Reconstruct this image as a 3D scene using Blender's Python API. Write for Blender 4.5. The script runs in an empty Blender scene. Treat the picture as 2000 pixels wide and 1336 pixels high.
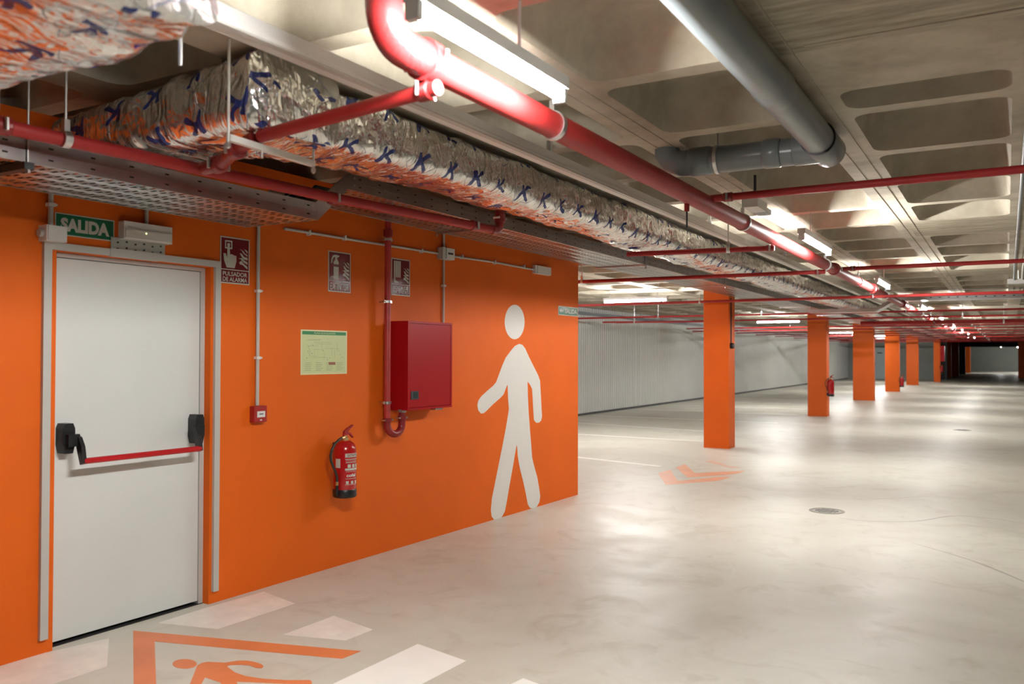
import bpy, bmesh, math, random
from mathutils import Vector, Matrix, noise
import numpy as np
random.seed(4)
SC = bpy.context.scene
COL = SC.collection
PI = math.pi

# ------------------------------------------------------------------ camera, world, exposure
F_PX = 1673.1
YAW, PITCH, ROLL = math.radians(-30.0116), math.radians(0.8975), math.radians(0.1455)
CAMZ = 1.55
f0 = Vector((math.sin(YAW) * math.cos(PITCH), math.cos(YAW) * math.cos(PITCH), math.sin(PITCH)))
r0 = Vector((math.cos(YAW), -math.sin(YAW), 0))
u0 = r0.cross(f0)
CR = r0 * math.cos(ROLL) + u0 * math.sin(ROLL)
CU = -r0 * math.sin(ROLL) + u0 * math.cos(ROLL)
cam = bpy.data.cameras.new('camera')
cam.sensor_width = 36.0
cam.lens = F_PX / 2000 * 36
cam.clip_end = 300
cam.dof.use_dof = True
cam.dof.focus_distance = 6.8
cam.dof.aperture_fstop = 2.4
co = bpy.data.objects.new('camera', cam)
COL.objects.link(co)
co.matrix_world = Matrix(((CR.x, CU.x, -f0.x, 0), (CR.y, CU.y, -f0.y, 0), (CR.z, CU.z, -f0.z, CAMZ), (0, 0, 0, 1)))
SC.camera = co
w = bpy.data.worlds.new('world')
SC.world = w
w.use_nodes = True
w.node_tree.nodes['Background'].inputs[0].default_value = (0.9, 0.95, 1, 1)
w.node_tree.nodes['Background'].inputs[1].default_value = 0.02
SC.view_settings.view_transform = 'Standard'
SC.view_settings.look = 'None'
SC.view_settings.gamma = 1
SC.view_settings.exposure = 0.0
SC.view_settings.use_curve_mapping = False
TUBE = 480.0          # radiance of every lamp tube
TUBE1 = 740.0
BAYTUBE = 520.0

ZC = 2.80             # underside of the waffle ribs


def ray(x, y):
    return CR * ((x - 1000) / F_PX) - CU * ((y - 668) / F_PX) + f0


def FL(x, y, z=0.0):
    d = ray(x, y)
    t = (z - CAMZ) / d.z
    return (d.x * t, d.y * t)


# wall frame: u runs along the orange wall, v up, n out of the wall
WO = Vector((-4.33, 2.7, 0))
_k = math.hypot(1, .031)
WT = Vector((.031, 1, 0)) / _k
WN = Vector((1, -.031, 0)) / _k
WROT = math.atan2(WT.y, WT.x)


def W(x, y, off=0.0):
    d = ray(x, y)
    P = WO + WN * off
    C = Vector((0, 0, CAMZ))
    t = (P - C).dot(WN) / d.dot(WN)
    q = C + d * t - P
    return (q.dot(WT), q.z)


# ------------------------------------------------------------------ materials
MATS = {}


def mat(name, col, rough=0.5, metal=0.0, emit=None, var=0.0, vscale=4.0, bump=0.0, bscale=60.0, spec=0.5, coat=0.0):
    if name in MATS:
        return MATS[name]
    m = bpy.data.materials.new(name)
    m.use_nodes = True
    nt = m.node_tree
    b = nt.nodes['Principled BSDF']
    b.inputs['Base Color'].default_value = (*col, 1)
    b.inputs['Roughness'].default_value = rough
    b.inputs['Metallic'].default_value = metal
    b.inputs['Specular IOR Level'].default_value = spec
    b.inputs['Coat Weight'].default_value = coat
    tc = nt.nodes.new('ShaderNodeTexCoord')
    if var > 0:
        n = nt.nodes.new('ShaderNodeTexNoise')
        n.inputs['Scale'].default_value = vscale
        n.inputs['Detail'].default_value = 6
        n.inputs['Roughness'].default_value = .6
        nt.links.new(tc.outputs['Object'], n.inputs['Vector'])
        mr = nt.nodes.new('ShaderNodeMapRange')
        mr.inputs['From Min'].default_value = .3
        mr.inputs['From Max'].default_value = .7
        mr.inputs['To Min'].default_value = 1 - var
        mr.inputs['To Max'].default_value = 1 + var
        nt.links.new(n.outputs['Fac'], mr.inputs['Value'])
        vm = nt.nodes.new('ShaderNodeVectorMath')
        vm.operation = 'SCALE'
        vm.inputs[0].default_value = col
        nt.links.new(mr.outputs[0], vm.inputs['Scale'])
        nt.links.new(vm.outputs[0], b.inputs['Base Color'])
    if bump > 0:
        n2 = nt.nodes.new('ShaderNodeTexNoise')
        n2.inputs['Scale'].default_value = bscale
        n2.inputs['Detail'].default_value = 4
        nt.links.new(tc.outputs['Object'], n2.inputs['Vector'])
        bp = nt.nodes.new('ShaderNodeBump')
        bp.inputs['Strength'].default_value = bump
        bp.inputs['Distance'].default_value = .01
        nt.links.new(n2.outputs['Fac'], bp.inputs['Height'])
        nt.links.new(bp.outputs[0], b.inputs['Normal'])
    if emit:
        b.inputs['Emission Color'].default_value = (*emit[:3], 1)
        b.inputs['Emission Strength'].default_value = emit[3]
    MATS[name] = m
    return m


ORANGE = mat('orange_paint', (.74, .125, .004), .6, spec=.3, var=.05, vscale=1.5, bump=.06, bscale=90)
ORANGE2 = mat('orange_column_paint', (.70, .115, .006), .55, spec=.3, var=.04, vscale=2)
WHITEP = mat('white_door_paint', (.66, .68, .66), .42, var=.02, vscale=3)
FRAMEG = mat('door_frame_grey', (.5, .5, .48), .5)
GREYPVC = mat('grey_pvc', (.16, .185, .195), .28, var=.08, vscale=5)
PVCW = mat('pale_grey_plastic', (.50, .49, .46), .45)
PVCB = mat('white_plastic', (.72, .71, .68), .4)
RED = mat('red_pipe_paint', (.34, .020, .020), .48, spec=.35, var=.1, vscale=8)
REDD = mat('red_coupling_paint', (.25, .015, .016), .35, var=.15, vscale=14, bump=.3, bscale=50)
REDRISER = mat('dusty_red_paint', (.42, .04, .035), .42, var=.2, vscale=14)
REDCAB = mat('red_cabinet_enamel', (.38, .004, .008), .34, spec=.28, bump=.03, bscale=120)
REDEXT = mat('extinguisher_red', (.45, .006, .008), .18, coat=.5)
BLACK = mat('black_plastic', (.012, .012, .013), .35)
RUBBER = mat('black_rubber', (.035, .028, .022), .5)
BRASS = mat('brass', (.7, .52, .25), .3, .9)
ZINC = mat('zinc_steel', (.62, .62, .62), .32, 1.0, var=.08, vscale=20)
GALV = mat('galvanised_sheet', (.50, .50, .50), .30, 1.0, var=.10, vscale=7, bump=.04, bscale=30)
SLOT = mat('dark_slot', (.01, .01, .01), .9)
DARKST = mat('dark_steel', (.05, .055, .06), .5, .5)
SIGNPALE = mat('sign_pale_print', (.55, .56, .50), .35)
SIGNRED = mat('sign_dark_red', (.15, .008, .014), .16, bump=.25, bscale=14, spec=.3)
SIGNGRN = mat('sign_green', (.006, .13, .06), .15, bump=.1, bscale=14)
PLANP = mat('plan_yellow_green', (.62, .68, .36), .3)
PLANG = mat('plan_green', (.03, .24, .08), .3)
PLANT = mat('plan_thin_print', (.34, .36, .20), .4)
PLANR = mat('plan_brown_print', (.32, .12, .08), .4)
WALLWHITE = mat('white_wall_paint', (.72, .70, .66), .6)
FLOORWHITE = mat('worn_white_floor_paint', (.86, .82, .745), .45, var=.10, vscale=5)
FLOORWHITE2 = mat('white_floor_paint', (.95, .94, .89), .4, var=.03, vscale=5)
FLOORORG = mat('worn_orange_floor_paint', (.78, .24, .09), .4, var=.12, vscale=2.0)
FLOORORG2 = mat('faded_orange_floor_paint', (.80, .38, .22), .4, var=.1, vscale=3.0)
GREYWALL = mat('grey_green_wall', (.30, .32, .29), .7, var=.05, vscale=1)
SHEET = mat('grey_corrugated_sheet', (.62, .63, .60), .5, 0, var=.04, vscale=.6)
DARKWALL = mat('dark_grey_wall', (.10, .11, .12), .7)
PALEDOOR = mat('pale_blue_door', (.50, .60, .62), .5)
LAMPW = mat('lamp_housing', (.6, .6, .6), .4)
TUBEM = mat('lit_tube', (1, 1, 1), .5, emit=(1.0, .985, .95, TUBE))
TUBE_A = mat('lit_tube_near', (1, 1, 1), .5, emit=(1.0, .985, .95, TUBE1))
TUBEB = mat('lit_bay_tube', (1, 1, 1), .5, emit=(1.0, .985, .96, BAYTUBE))
LED = mat('green_led', (.5, .6, .2), .5, emit=(.8, .9, .3, 4))
GLASS = mat('dark_window', (.03, .05, .045), .08)
PERF = mat('perforated_plate', (.42, .42, .38), .5, .3)


def floor_material():
    m = bpy.data.materials.new('polished_concrete')
    m.use_nodes = True
    nt = m.node_tree
    L = nt.links.new
    b = nt.nodes['Principled BSDF']
    tc = nt.nodes.new('ShaderNodeTexCoord')

    def nz(scale, det, dist=0.0, vec=None):
        n = nt.nodes.new('ShaderNodeTexNoise')
        n.inputs['Scale'].default_value = scale
        n.inputs['Detail'].default_value = det
        n.inputs['Roughness'].default_value = .62
        n.inputs['Distortion'].default_value = dist
        L(vec or tc.outputs['Object'], n.inputs['Vector'])
        return n
    mp = nt.nodes.new('ShaderNodeMapping')
    mp.inputs['Scale'].default_value = (.7, 1.0, 1)
    mp.inputs['Rotation'].default_value = (0, 0, .5)
    L(tc.outputs['Object'], mp.inputs['Vector'])
    a = nz(.45, 7, .9)
    c = nz(2.4, 7, 1.0, mp.outputs[0])
    fine = nz(2.2, 9, 1.6)
    r1 = nt.nodes.new('ShaderNodeValToRGB')
    r1.color_ramp.elements[0].position = .32
    r1.color_ramp.elements[0].color = (.56, .53, .455, 1)
    r1.color_ramp.elements[1].position = .68
    r1.color_ramp.elements[1].color = (.69, .68, .60, 1)
    L(a.outputs['Fac'], r1.inputs[0])
    r2 = nt.nodes.new('ShaderNodeValToRGB')
    r2.color_ramp.elements[0].position = .30
    r2.color_ramp.elements[0].color = (.91, .90, .88, 1)
    r2.color_ramp.elements[1].position = .58
    r2.color_ramp.elements[1].color = (1.03, 1.03, 1.03, 1)
    L(c.outputs['Fac'], r2.inputs[0])
    mx = nt.nodes.new('ShaderNodeMix')
    mx.data_type = 'RGBA'
    mx.blend_type = 'MULTIPLY'
    mx.inputs[0].default_value = .6
    L(r1.outputs[0], mx.inputs[6])
    L(r2.outputs[0], mx.inputs[7])
    r3 = nt.nodes.new('ShaderNodeValToRGB')
    r3.color_ramp.elements[0].position = .34
    r3.color_ramp.elements[0].color = (.86, .84, .80, 1)
    r3.color_ramp.elements[1].position = .47
    r3.color_ramp.elements[1].color = (1, 1, 1, 1)
    L(fine.outputs['Fac'], r3.inputs[0])
    mx2 = nt.nodes.new('ShaderNodeMix')
    mx2.data_type = 'RGBA'
    mx2.blend_type = 'MULTIPLY'
    mx2.inputs[0].default_value = .75
    L(mx.outputs[2], mx2.inputs[6])
    L(r3.outputs[0], mx2.inputs[7])
    L(mx2.outputs[2], b.inputs['Base Color'])
    mr = nt.nodes.new('ShaderNodeMapRange')
    mr.inputs['From Min'].default_value = .3
    mr.inputs['From Max'].default_value = .7
    mr.inputs['To Min'].default_value = .34
    mr.inputs['To Max'].default_value = .52
    L(c.outputs['Fac'], mr.inputs['Value'])
    L(mr.outputs[0], b.inputs['Roughness'])
    bp = nt.nodes.new('ShaderNodeBump')
    bp.inputs['Strength'].default_value = .12
    bp.inputs['Distance'].default_value = .02
    L(a.outputs['Fac'], bp.inputs['Height'])
    L(bp.outputs[0], b.inputs['Normal'])
    b.inputs['Specular IOR Level'].default_value = .32
    return m


def concrete(name, c0, c1, board=False):
    m = bpy.data.materials.new(name)
    m.use_nodes = True
    nt = m.node_tree
    L = nt.links.new
    b = nt.nodes['Principled BSDF']
    b.inputs['Roughness'].default_value = .8
    ge = nt.nodes.new('ShaderNodeNewGeometry')
    mp = nt.nodes.new('ShaderNodeMapping')
    mp.inputs['Scale'].default_value = (1, 1, 1) if not board else (1.2, 9, 1)
    L(ge.outputs['Position'], mp.inputs['Vector'])
    n = nt.nodes.new('ShaderNodeTexNoise')
    n.inputs['Scale'].default_value = 2.6
    n.inputs['Detail'].default_value = 8
    n.inputs['Roughness'].default_value = .65
    L(mp.outputs[0], n.inputs['Vector'])
    r = nt.nodes.new('ShaderNodeValToRGB')
    r.color_ramp.elements[0].position = .33
    r.color_ramp.elements[0].color = (*c0, 1)
    r.color_ramp.elements[1].position = .62
    r.color_ramp.elements[1].color = (*c1, 1)
    L(n.outputs['Fac'], r.inputs[0])
    L(r.outputs[0], b.inputs['Base Color'])
    bp = nt.nodes.new('ShaderNodeBump')
    bp.inputs['Strength'].default_value = .25
    bp.inputs['Distance'].default_value = .01
    n2 = nt.nodes.new('ShaderNodeTexNoise')
    n2.inputs['Scale'].default_value = 22
    n2.inputs['Detail'].default_value = 6
    L(mp.outputs[0], n2.inputs['Vector'])
    L(n2.outputs['Fac'], bp.inputs['Height'])
    L(bp.outputs[0], b.inputs['Normal'])
    return m


CONC = concrete('rib_concrete', (.33, .285, .21), (.50, .45, .355))
CONC2 = concrete('coffer_concrete', (.30, .265, .20), (.42, .38, .30))
CONCB = concrete('board_marked_concrete', (.23, .20, .14), (.46, .41, .31), True)
FLOORM = floor_material()


def foil_material():
    m = bpy.data.materials.new('printed_aluminium_foil')
    m.use_nodes = True
    nt = m.node_tree
    L = nt.links.new
    b = nt.nodes['Principled BSDF']
    uv = nt.nodes.new('ShaderNodeUVMap')
    sc = nt.nodes.new('ShaderNodeVectorMath')
    sc.operation = 'MULTIPLY'
    sc.inputs[1].default_value = (1 / .27, 1 / .21, 1)
    L(uv.outputs[0], sc.inputs[0])
    # small wobble so that the print follows the wrinkles
    wn = nt.nodes.new('ShaderNodeTexNoise')
    wn.inputs['Scale'].default_value = 9
    L(uv.outputs[0], wn.inputs['Vector'])
    ws = nt.nodes.new('ShaderNodeVectorMath')
    ws.operation = 'SCALE'
    ws.inputs['Scale'].default_value = .28
    L(wn.outputs['Color'], ws.inputs[0])
    ad = nt.nodes.new('ShaderNodeVectorMath')
    ad.operation = 'ADD'
    L(sc.outputs[0], ad.inputs[0])
    L(ws.outputs[0], ad.inputs[1])
    fr = nt.nodes.new('ShaderNodeVectorMath')
    fr.operation = 'FRACTION'
    of = nt.nodes.new('ShaderNodeVectorMath')
    of.operation = 'ADD'
    of.inputs[1].default_value = (0, .5 - .353 / .21 - .5 * .28 + 4, 0)
    L(ad.outputs[0], of.inputs[0])
    L(of.outputs[0], fr.inputs[0])
    ce = nt.nodes.new('ShaderNodeVectorMath')
    ce.operation = 'SUBTRACT'
    ce.inputs[1].default_value = (.5, .5, 0)
    L(fr.outputs[0], ce.inputs[0])
    z0 = nt.nodes.new('ShaderNodeVectorMath')
    z0.operation = 'MULTIPLY'
    z0.inputs[1].default_value = (1, 1, 0)
    L(ce.outputs[0], z0.inputs[0])
    P = z0.outputs[0]

    def seg(a, c):
        a = Vector((*a, 0)); c = Vector((*c, 0)); d = c - a
        s = nt.nodes.new('ShaderNodeVectorMath'); s.operation = 'SUBTRACT'
        s.inputs[1].default_value = a; L(P, s.inputs[0])
        dt = nt.nodes.new('ShaderNodeVectorMath'); dt.operation = 'DOT_PRODUCT'
        dt.inputs[1].default_value = d / d.length_squared
        L(s.outputs[0], dt.inputs[0])
        cl = nt.nodes.new('ShaderNodeClamp'); L(dt.outputs['Value'], cl.inputs[0])
        vs = nt.nodes.new('ShaderNodeVectorMath'); vs.operation = 'SCALE'
        vs.inputs[0].default_value = d; L(cl.outputs[0], vs.inputs['Scale'])
        ds = nt.nodes.new('ShaderNodeVectorMath'); ds.operation = 'DISTANCE'
        L(s.outputs[0], ds.inputs[0]); L(vs.outputs[0], ds.inputs[1])
        return ds.outputs['Value']

    def mth(op, x, y):
        n = nt.nodes.new('ShaderNodeMath'); n.operation = op
        for i, v in enumerate((x, y)):
            if isinstance(v, (int, float)):
                n.inputs[i].default_value = v
            elif v is not None:
                L(v, n.inputs[i])
        return n.outputs[0]
    d1 = seg((-.14, -.20), (-.10, .20))
    d2 = seg((-.10, .00), (.16, .20))
    d3 = seg((-.04, .03), (.20, -.14))
    k = mth('MINIMUM', mth('MINIMUM', d1, d2), d3)
    ink1 = mth('LESS_THAN', k, .048)
    # diamond outline
    ab = nt.nodes.new('ShaderNodeVectorMath'); ab.operation = 'ABSOLUTE'; L(P, ab.inputs[0])
    dd = nt.nodes.new('ShaderNodeVectorMath'); dd.operation = 'DOT_PRODUCT'; dd.inputs[1].default_value = (1, 1, 0)
    L(ab.outputs[0], dd.inputs[0])
    ink2 = mth('LESS_THAN', mth('ABSOLUTE', mth('SUBTRACT', dd.outputs['Value'], .44), None), .012)
    # print only on every second cell
    fl = nt.nodes.new('ShaderNodeVectorMath'); fl.operation = 'FLOOR'; L(ad.outputs[0], fl.inputs[0])
    sx = nt.nodes.new('ShaderNodeSeparateXYZ'); L(fl.outputs[0], sx.inputs[0])
    par = mth('MODULO', mth('ABSOLUTE', mth('ADD', sx.outputs[0], sx.outputs[1]), None), 2)
    keep = mth('LESS_THAN', par, .5)
    ink = mth('MAXIMUM', ink1, mth('MULTIPLY', ink2, mth('MULTIPLY', keep, .6)))
    mx = nt.nodes.new('ShaderNodeMix'); mx.data_type = 'RGBA'
    mx.inputs[6].default_value = (.86, .85, .83, 1)
    mx.inputs[7].default_value = (.03, .045, .20, 1)
    L(ink, mx.inputs[0])
    L(mx.outputs[2], b.inputs['Base Color'])
    L(mth('SUBTRACT', .93, mth('MULTIPLY', ink, .8)), b.inputs['Metallic'])
    b.inputs['Roughness'].default_value = .16
    # wrinkles
    mp = nt.nodes.new('ShaderNodeMapping')
    mp.inputs['Scale'].default_value = (11, 3.2, 1)
    L(uv.outputs[0], mp.inputs['Vector'])
    n1 = nt.nodes.new('ShaderNodeTexNoise'); n1.inputs['Scale'].default_value = .95
    n1.inputs['Detail'].default_value = 2.5; n1.inputs['Distortion'].default_value = 1.6
    L(mp.outputs[0], n1.inputs['Vector'])
    rg = nt.nodes.new('ShaderNodeMath'); rg.operation = 'ABSOLUTE'
    L(mth('SUBTRACT', n1.outputs['Fac'], .5), rg.inputs[0])
    n2 = nt.nodes.new('ShaderNodeTexNoise'); n2.inputs['Scale'].default_value = 15
    n2.inputs['Detail'].default_value = 2
    L(uv.outputs[0], n2.inputs['Vector'])
    hh = mth('ADD', mth('MULTIPLY', rg.outputs[0], 1.6), mth('MULTIPLY', n2.outputs['Fac'], .55))
    bp = nt.nodes.new('ShaderNodeBump')
    bp.inputs['Strength'].default_value = .9
    bp.inputs['Distance'].default_value = .025
    L(hh, bp.inputs['Height'])
    L(bp.outputs[0], b.inputs['Normal'])
    return m


FOIL = foil_material()

# ------------------------------------------------------------------ geometry helpers
WM = {}      # world matrices of the empties


class G:
    def __init__(s):
        s.bm = bmesh.new()

    def box(s, x0, x1, y0, y1, z0, z1, M=None):
        v = [s.bm.verts.new((x, y, z)) for z in (z0, z1) for y in (y0, y1) for x in (x0, x1)]
        for f in ((0, 2, 3, 1), (4, 5, 7, 6), (0, 1, 5, 4), (2, 6, 7, 3), (0, 4, 6, 2), (1, 3, 7, 5)):
            s.bm.faces.new([v[i] for i in f])
        if M:
            bmesh.ops.transform(s.bm, matrix=M, verts=v)
        return s

    def ring_tube(s, rings, cap=True, closed=False):
        R = [[s.bm.verts.new(p) for p in r] for r in rings]
        n = len(R[0])
        for a in range(len(R) - 1):
            for i in range(n):
                j = (i + 1) % n
                s.bm.faces.new((R[a][i], R[a][j], R[a + 1][j], R[a + 1][i]))
        if cap:
            s.bm.faces.new(list(reversed(R[0])))
            s.bm.faces.new(R[-1])
        return R

    def tube(s, path, r, n=12, cap=True):
        path = [Vector(p) for p in path]
        rr = r if isinstance(r, (list, tuple)) else [r] * len(path)
        rings = []
        prev = None
        for i, p in enumerate(path):
            if i == 0:
                t = path[1] - path[0]
            elif i == len(path) - 1:
                t = path[-1] - path[-2]
            else:
                t = (path[i + 1] - p).normalized() + (p - path[i - 1]).normalized()
            t.normalize()
            if prev is None:
                a = Vector((0, 0, 1)) if abs(t.z) < .9 else Vector((1, 0, 0))
                x = t.cross(a).normalized()
            else:
                x = (prev - t * prev.dot(t)).normalized()
            prev = x
            y = t.cross(x)
            rings.append([p + (x * math.cos(2 * PI * k / n) + y * math.sin(2 * PI * k / n)) * rr[i] for k in range(n)])
        s.ring_tube(rings, cap)
        return s

    def lathe(s, prof, c=(0, 0, 0), n=20):
        rings = [[(c[0] + r * math.cos(2 * PI * k / n), c[1] + r * math.sin(2 * PI * k / n), c[2] + z) for k in range(n)] for r, z in prof]
        s.ring_tube(rings)
        return s

    def prism(s, poly, d0, d1, M=None, axis='Y'):
        """polygon given in (x,z) extruded along y, or in (x,y) extruded along z"""
        if axis == 'Y':
            f = lambda p, d: (p[0], d, p[1])
        elif axis == 'Z':
            f = lambda p, d: (p[0], p[1], d)
        else:
            f = lambda p, d: (d, p[0], p[1])
        A = [s.bm.verts.new(f(p, d0)) for p in poly]
        B = [s.bm.verts.new(f(p, d1)) for p in poly]
        n = len(poly)
        s.bm.faces.new(A)
        s.bm.faces.new(list(reversed(B)))
        for i in range(n):
            j = (i + 1) % n
            s.bm.faces.new((A[j], A[i], B[i], B[j]))
        if M:
            bmesh.ops.transform(s.bm, matrix=M, verts=A + B)
        return s

    def mesh(s, name, m, smooth=False, bevel=0.0, angle=40):
        if bevel:
            ed = [e for e in s.bm.edges if len(e.link_faces) == 2 and e.calc_face_angle(0) > .6]
            bmesh.ops.bevel(s.bm, geom=ed, offset=bevel, segments=2, profile=.5, affect='EDGES')
        bmesh.ops.recalc_face_normals(s.bm, faces=s.bm.faces)
        me = bpy.data.meshes.new(name)
        s.bm.to_mesh(me)
        s.bm.free()
        me.materials.append(m)
        if smooth:
            me.shade_smooth()
            me.set_sharp_from_angle(angle=math.radians(angle))
        return me


def link(name, me, parent=None):
    o = bpy.data.objects.new(name, me)
    COL.objects.link(o)
    if parent:
        o.parent = parent
        pass
    return o


def part(name, g, m, parent, world=False, smooth=False, bevel=0.0, label=None, kind=None):
    me = g.mesh(name, m, smooth, bevel) if isinstance(g, G) else g
    if world:
        me.transform(chain(parent).inverted())
    o = link(name, me, parent)
    if label:
        o['label'] = label
    if kind:
        o['kind'] = kind
    return o


def chain(o):
    M = o.matrix_basis.copy()
    while o.parent:
        o = o.parent
        M = o.matrix_basis @ M
    return M


def tag(o, label, cat, group=None, kind=None):
    if label:
        o['label'] = label
    if cat:
        o['category'] = cat
    if group:
        o['group'] = group
    if kind:
        o['kind'] = kind
    return o


def thing(name, label, cat, loc=(0, 0, 0), rz=0.0, group=None):
    o = bpy.data.objects.new(name, None)
    o.empty_display_size = .1
    o.location = loc
    o.rotation_euler = (0, 0, rz)
    COL.objects.link(o)
    o.matrix_basis = Matrix.Translation(loc) @ Matrix.Rotation(rz, 4, 'Z')
    return tag(o, label, cat, group)


def solo(name, label, cat, g, m, loc, rz=0.0, world=True, group=None, smooth=False, bevel=0.0, kind=None):
    me = g.mesh(name, m, smooth, bevel)
    M = Matrix.Translation(loc) @ Matrix.Rotation(rz, 4, 'Z')
    if world:
        me.transform(M.inverted())
    o = link(name, me)
    o.matrix_basis = M
    return tag(o, label, cat, group, kind)


def struct(name, g, m, label=None, smooth=False, bevel=0):
    o = link(name, g.mesh(name, m, smooth, bevel))
    o['kind'] = 'structure'
    if label:
        o['label'] = label
    return o


def wallpt(u, v, n=0.0):
    p = WO + WT * u + WN * n
    return (p.x, p.y, v)


def wthing(name, label, cat, u, v, n=0.0, group=None):
    return thing(name, label, cat, wallpt(u, v, n), WROT, group)


def wsolo(name, label, cat, g, m, u, v, n=0.0, group=None, smooth=False, bevel=0):
    me = g.mesh(name, m, smooth, bevel)
    o = link(name, me)
    o.matrix_basis = Matrix.Translation(wallpt(u, v, n)) @ Matrix.Rotation(WROT, 4, 'Z')
    return tag(o, label, cat, group)


def copy_tree(o, parent=None):
    c = o.copy()
    COL.objects.link(c)
    c.parent = parent
    for ch in list(o.children):
        copy_tree(ch, c)
    return c


def text_g(body, x0, x1, z0, z1, d=.0006, y=0.0, bold=.02, g=None):
    cu = bpy.data.curves.new('t', 'FONT')
    cu.body = body
    cu.offset = bold
    cu.resolution_u = 3
    cu.space_line = .95
    cu.align_x = 'CENTER'
    ob = bpy.data.objects.new('t', cu)
    COL.objects.link(ob)
    dg = bpy.context.evaluated_depsgraph_get()
    me = bpy.data.meshes.new_from_object(ob.evaluated_get(dg))
    bpy.data.objects.remove(ob)
    bpy.data.curves.remove(cu)
    xs = [v.co.x for v in me.vertices]
    ys = [v.co.y for v in me.vertices]
    ax, bx, ay, by = min(xs), max(xs), min(ys), max(ys)
    for v in me.vertices:
        v.co = Vector((x0 + (v.co.x - ax) / (bx - ax) * (x1 - x0), y - d, z0 + (v.co.y - ay) / (by - ay) * (z1 - z0)))
    g = g or G()
    g.bm.from_mesh(me)
    bpy.data.meshes.remove(me)
    return g


def flat(g, poly, y):
    """flat printed polygon in the local xz plane, facing -y"""
    v = [g.bm.verts.new((p[0], y, p[1])) for p in poly]
    g.bm.faces.new(v)
    return g


def pmesh(name, g, m, parent, label=None):
    """printed sheet: no normal recalculation"""
    me = bpy.data.meshes.new(name)
    g.bm.to_mesh(me)
    g.bm.free()
    me.materials.append(m)
    o = link(name, me, parent)
    if label:
        o['label'] = label
    return o


# ------------------------------------------------------------------ SETTING
g = G(); g.box(-9.8, 7.6, -4.1, 104.4, -.2, 0)
floor = struct('floor', g, FLOORM)

# corrugated partition on the far left
g = G()
y = 8.3
prof = []
while y < 62.9:
    prof += [(-9.50, y), (-9.50, y + .075), (-9.545, y + .09), (-9.545, y + .12)]
    y += .135
for a, b_ in zip(prof[:-1], prof[1:]):
    v = [g.bm.verts.new(p) for p in ((a[0], a[1], .06), (b_[0], b_[1], .06), (b_[0], b_[1], ZC), (a[0], a[1], ZC))]
    g.bm.faces.new(v)
bmesh.ops.remove_doubles(g.bm, verts=g.bm.verts, dist=.0005)
wl = struct('wall_left_far', g, SHEET, 'corrugated grey sheet partition')
part('backing', G().box(-9.8, -9.555, 8.2, 62.9, 0, ZC), DARKWALL, wl)
part('base_gap_shade', G().box(-9.54, -9.52, 8.4, 62.9, 0.0, .065), DARKST, wl)  # dark strip standing in for the shaded gap below the sheet
part('top_channel', G().box(-9.53, -9.44, 8.4, 62.9, 2.60, 2.68), DARKST, wl)

# core block with the orange wall (door opening at u 0..0.985, z 0..2.09)
U0, U1 = -6.3, 5.955
wlft = struct('wall_left', G().box(0.985, U1, 0, .30, 0, ZC), ORANGE, 'orange painted wall')
wlft.matrix_basis = Matrix.Translation(WO) @ Matrix.Rotation(WROT, 4, 'Z')
part('wall_pier', G().box(U0, 0, 0, .30, 0, ZC), ORANGE, wlft)
part('door_lintel', G().box(0, .985, 0, .30, 2.095, ZC), ORANGE, wlft)
part('end_wall', G().box(U1 - .25, U1, .30, 5.3, 0, ZC), ORANGE, wlft)

# back, right and end walls
struct('wall_behind', G().box(-4.6, 7.6, -4.3, -4.1, 0, ZC), GREYWALL)
struct('wall_right', G().box(7.6, 7.8, -4.3, 104.4, 0, ZC), GREYWALL)
wb = struct('wall_back', G().box(-9.8, -4.0, 62.9, 63.2, 0, ZC), GREYWALL, 'grey green end wall of the parking bays')
struct('wall_back_side', G().box(-4.25, -4.0, 63.2, 104.4, 0, ZC), DARKWALL)
struct('wall_end', G().box(-4.25, 7.8, 104.4, 104.7, 0, ZC), GREYWALL)
struct('trim_1', G().box(-4.0, 7.6, 84.0, 84.3, 2.38, ZC), DARKWALL, 'dark downstand beam at the far end')
d2 = struct('door_2', G().box(-7.95, -6.95, 62.86, 62.9, 0.02, 2.15), PALEDOOR, 'pale blue door far away')
part('handle', G().box(-7.86, -7.74, 62.80, 62.86, 1.0, 1.06), BLACK, d2)
part('name_plate', G().box(-7.62, -7.32, 62.85, 62.86, 1.75, 1.82), DARKST, d2)

# ---------------- waffle ceiling
PX, PY = .96, 1.03
CX0, CY0 = -.81, 3.63        # rib centre lines
OX, OY, OR = .36, .455, .09
A_N = 5


def rr(hx, hy, r, n=A_N):
    pts = []
    for qx, qy, a0 in ((1, 1, 0), (-1, 1, 90), (-1, -1, 180), (1, -1, 270)):
        for k in range(n):
            a = math.radians(a0 + 90 * k / (n - 1))
            pts.append((qx * (hx - r) + r * math.cos(a), qy * (hy - r) + r * math.sin(a)))
    return pts


def coffer_mesh(name, hx=OX, hy=OY, n=A_N):
    g = G()
    prof = [(0, 0, OR, 0), (.012, .012, OR, .03), (.04, .045, .10, .19), (.075, .08, .11, .232), (.13, .14, .11, .245)]
    rings = [[(x, y, z) for x, y in rr(hx - ix, hy - iy, min(r, hy * .6), n)] for ix, iy, r, z in prof]
    R = g.ring_tube(rings, cap=False)
    g.bm.faces.new(R[-1])
    return g


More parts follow.
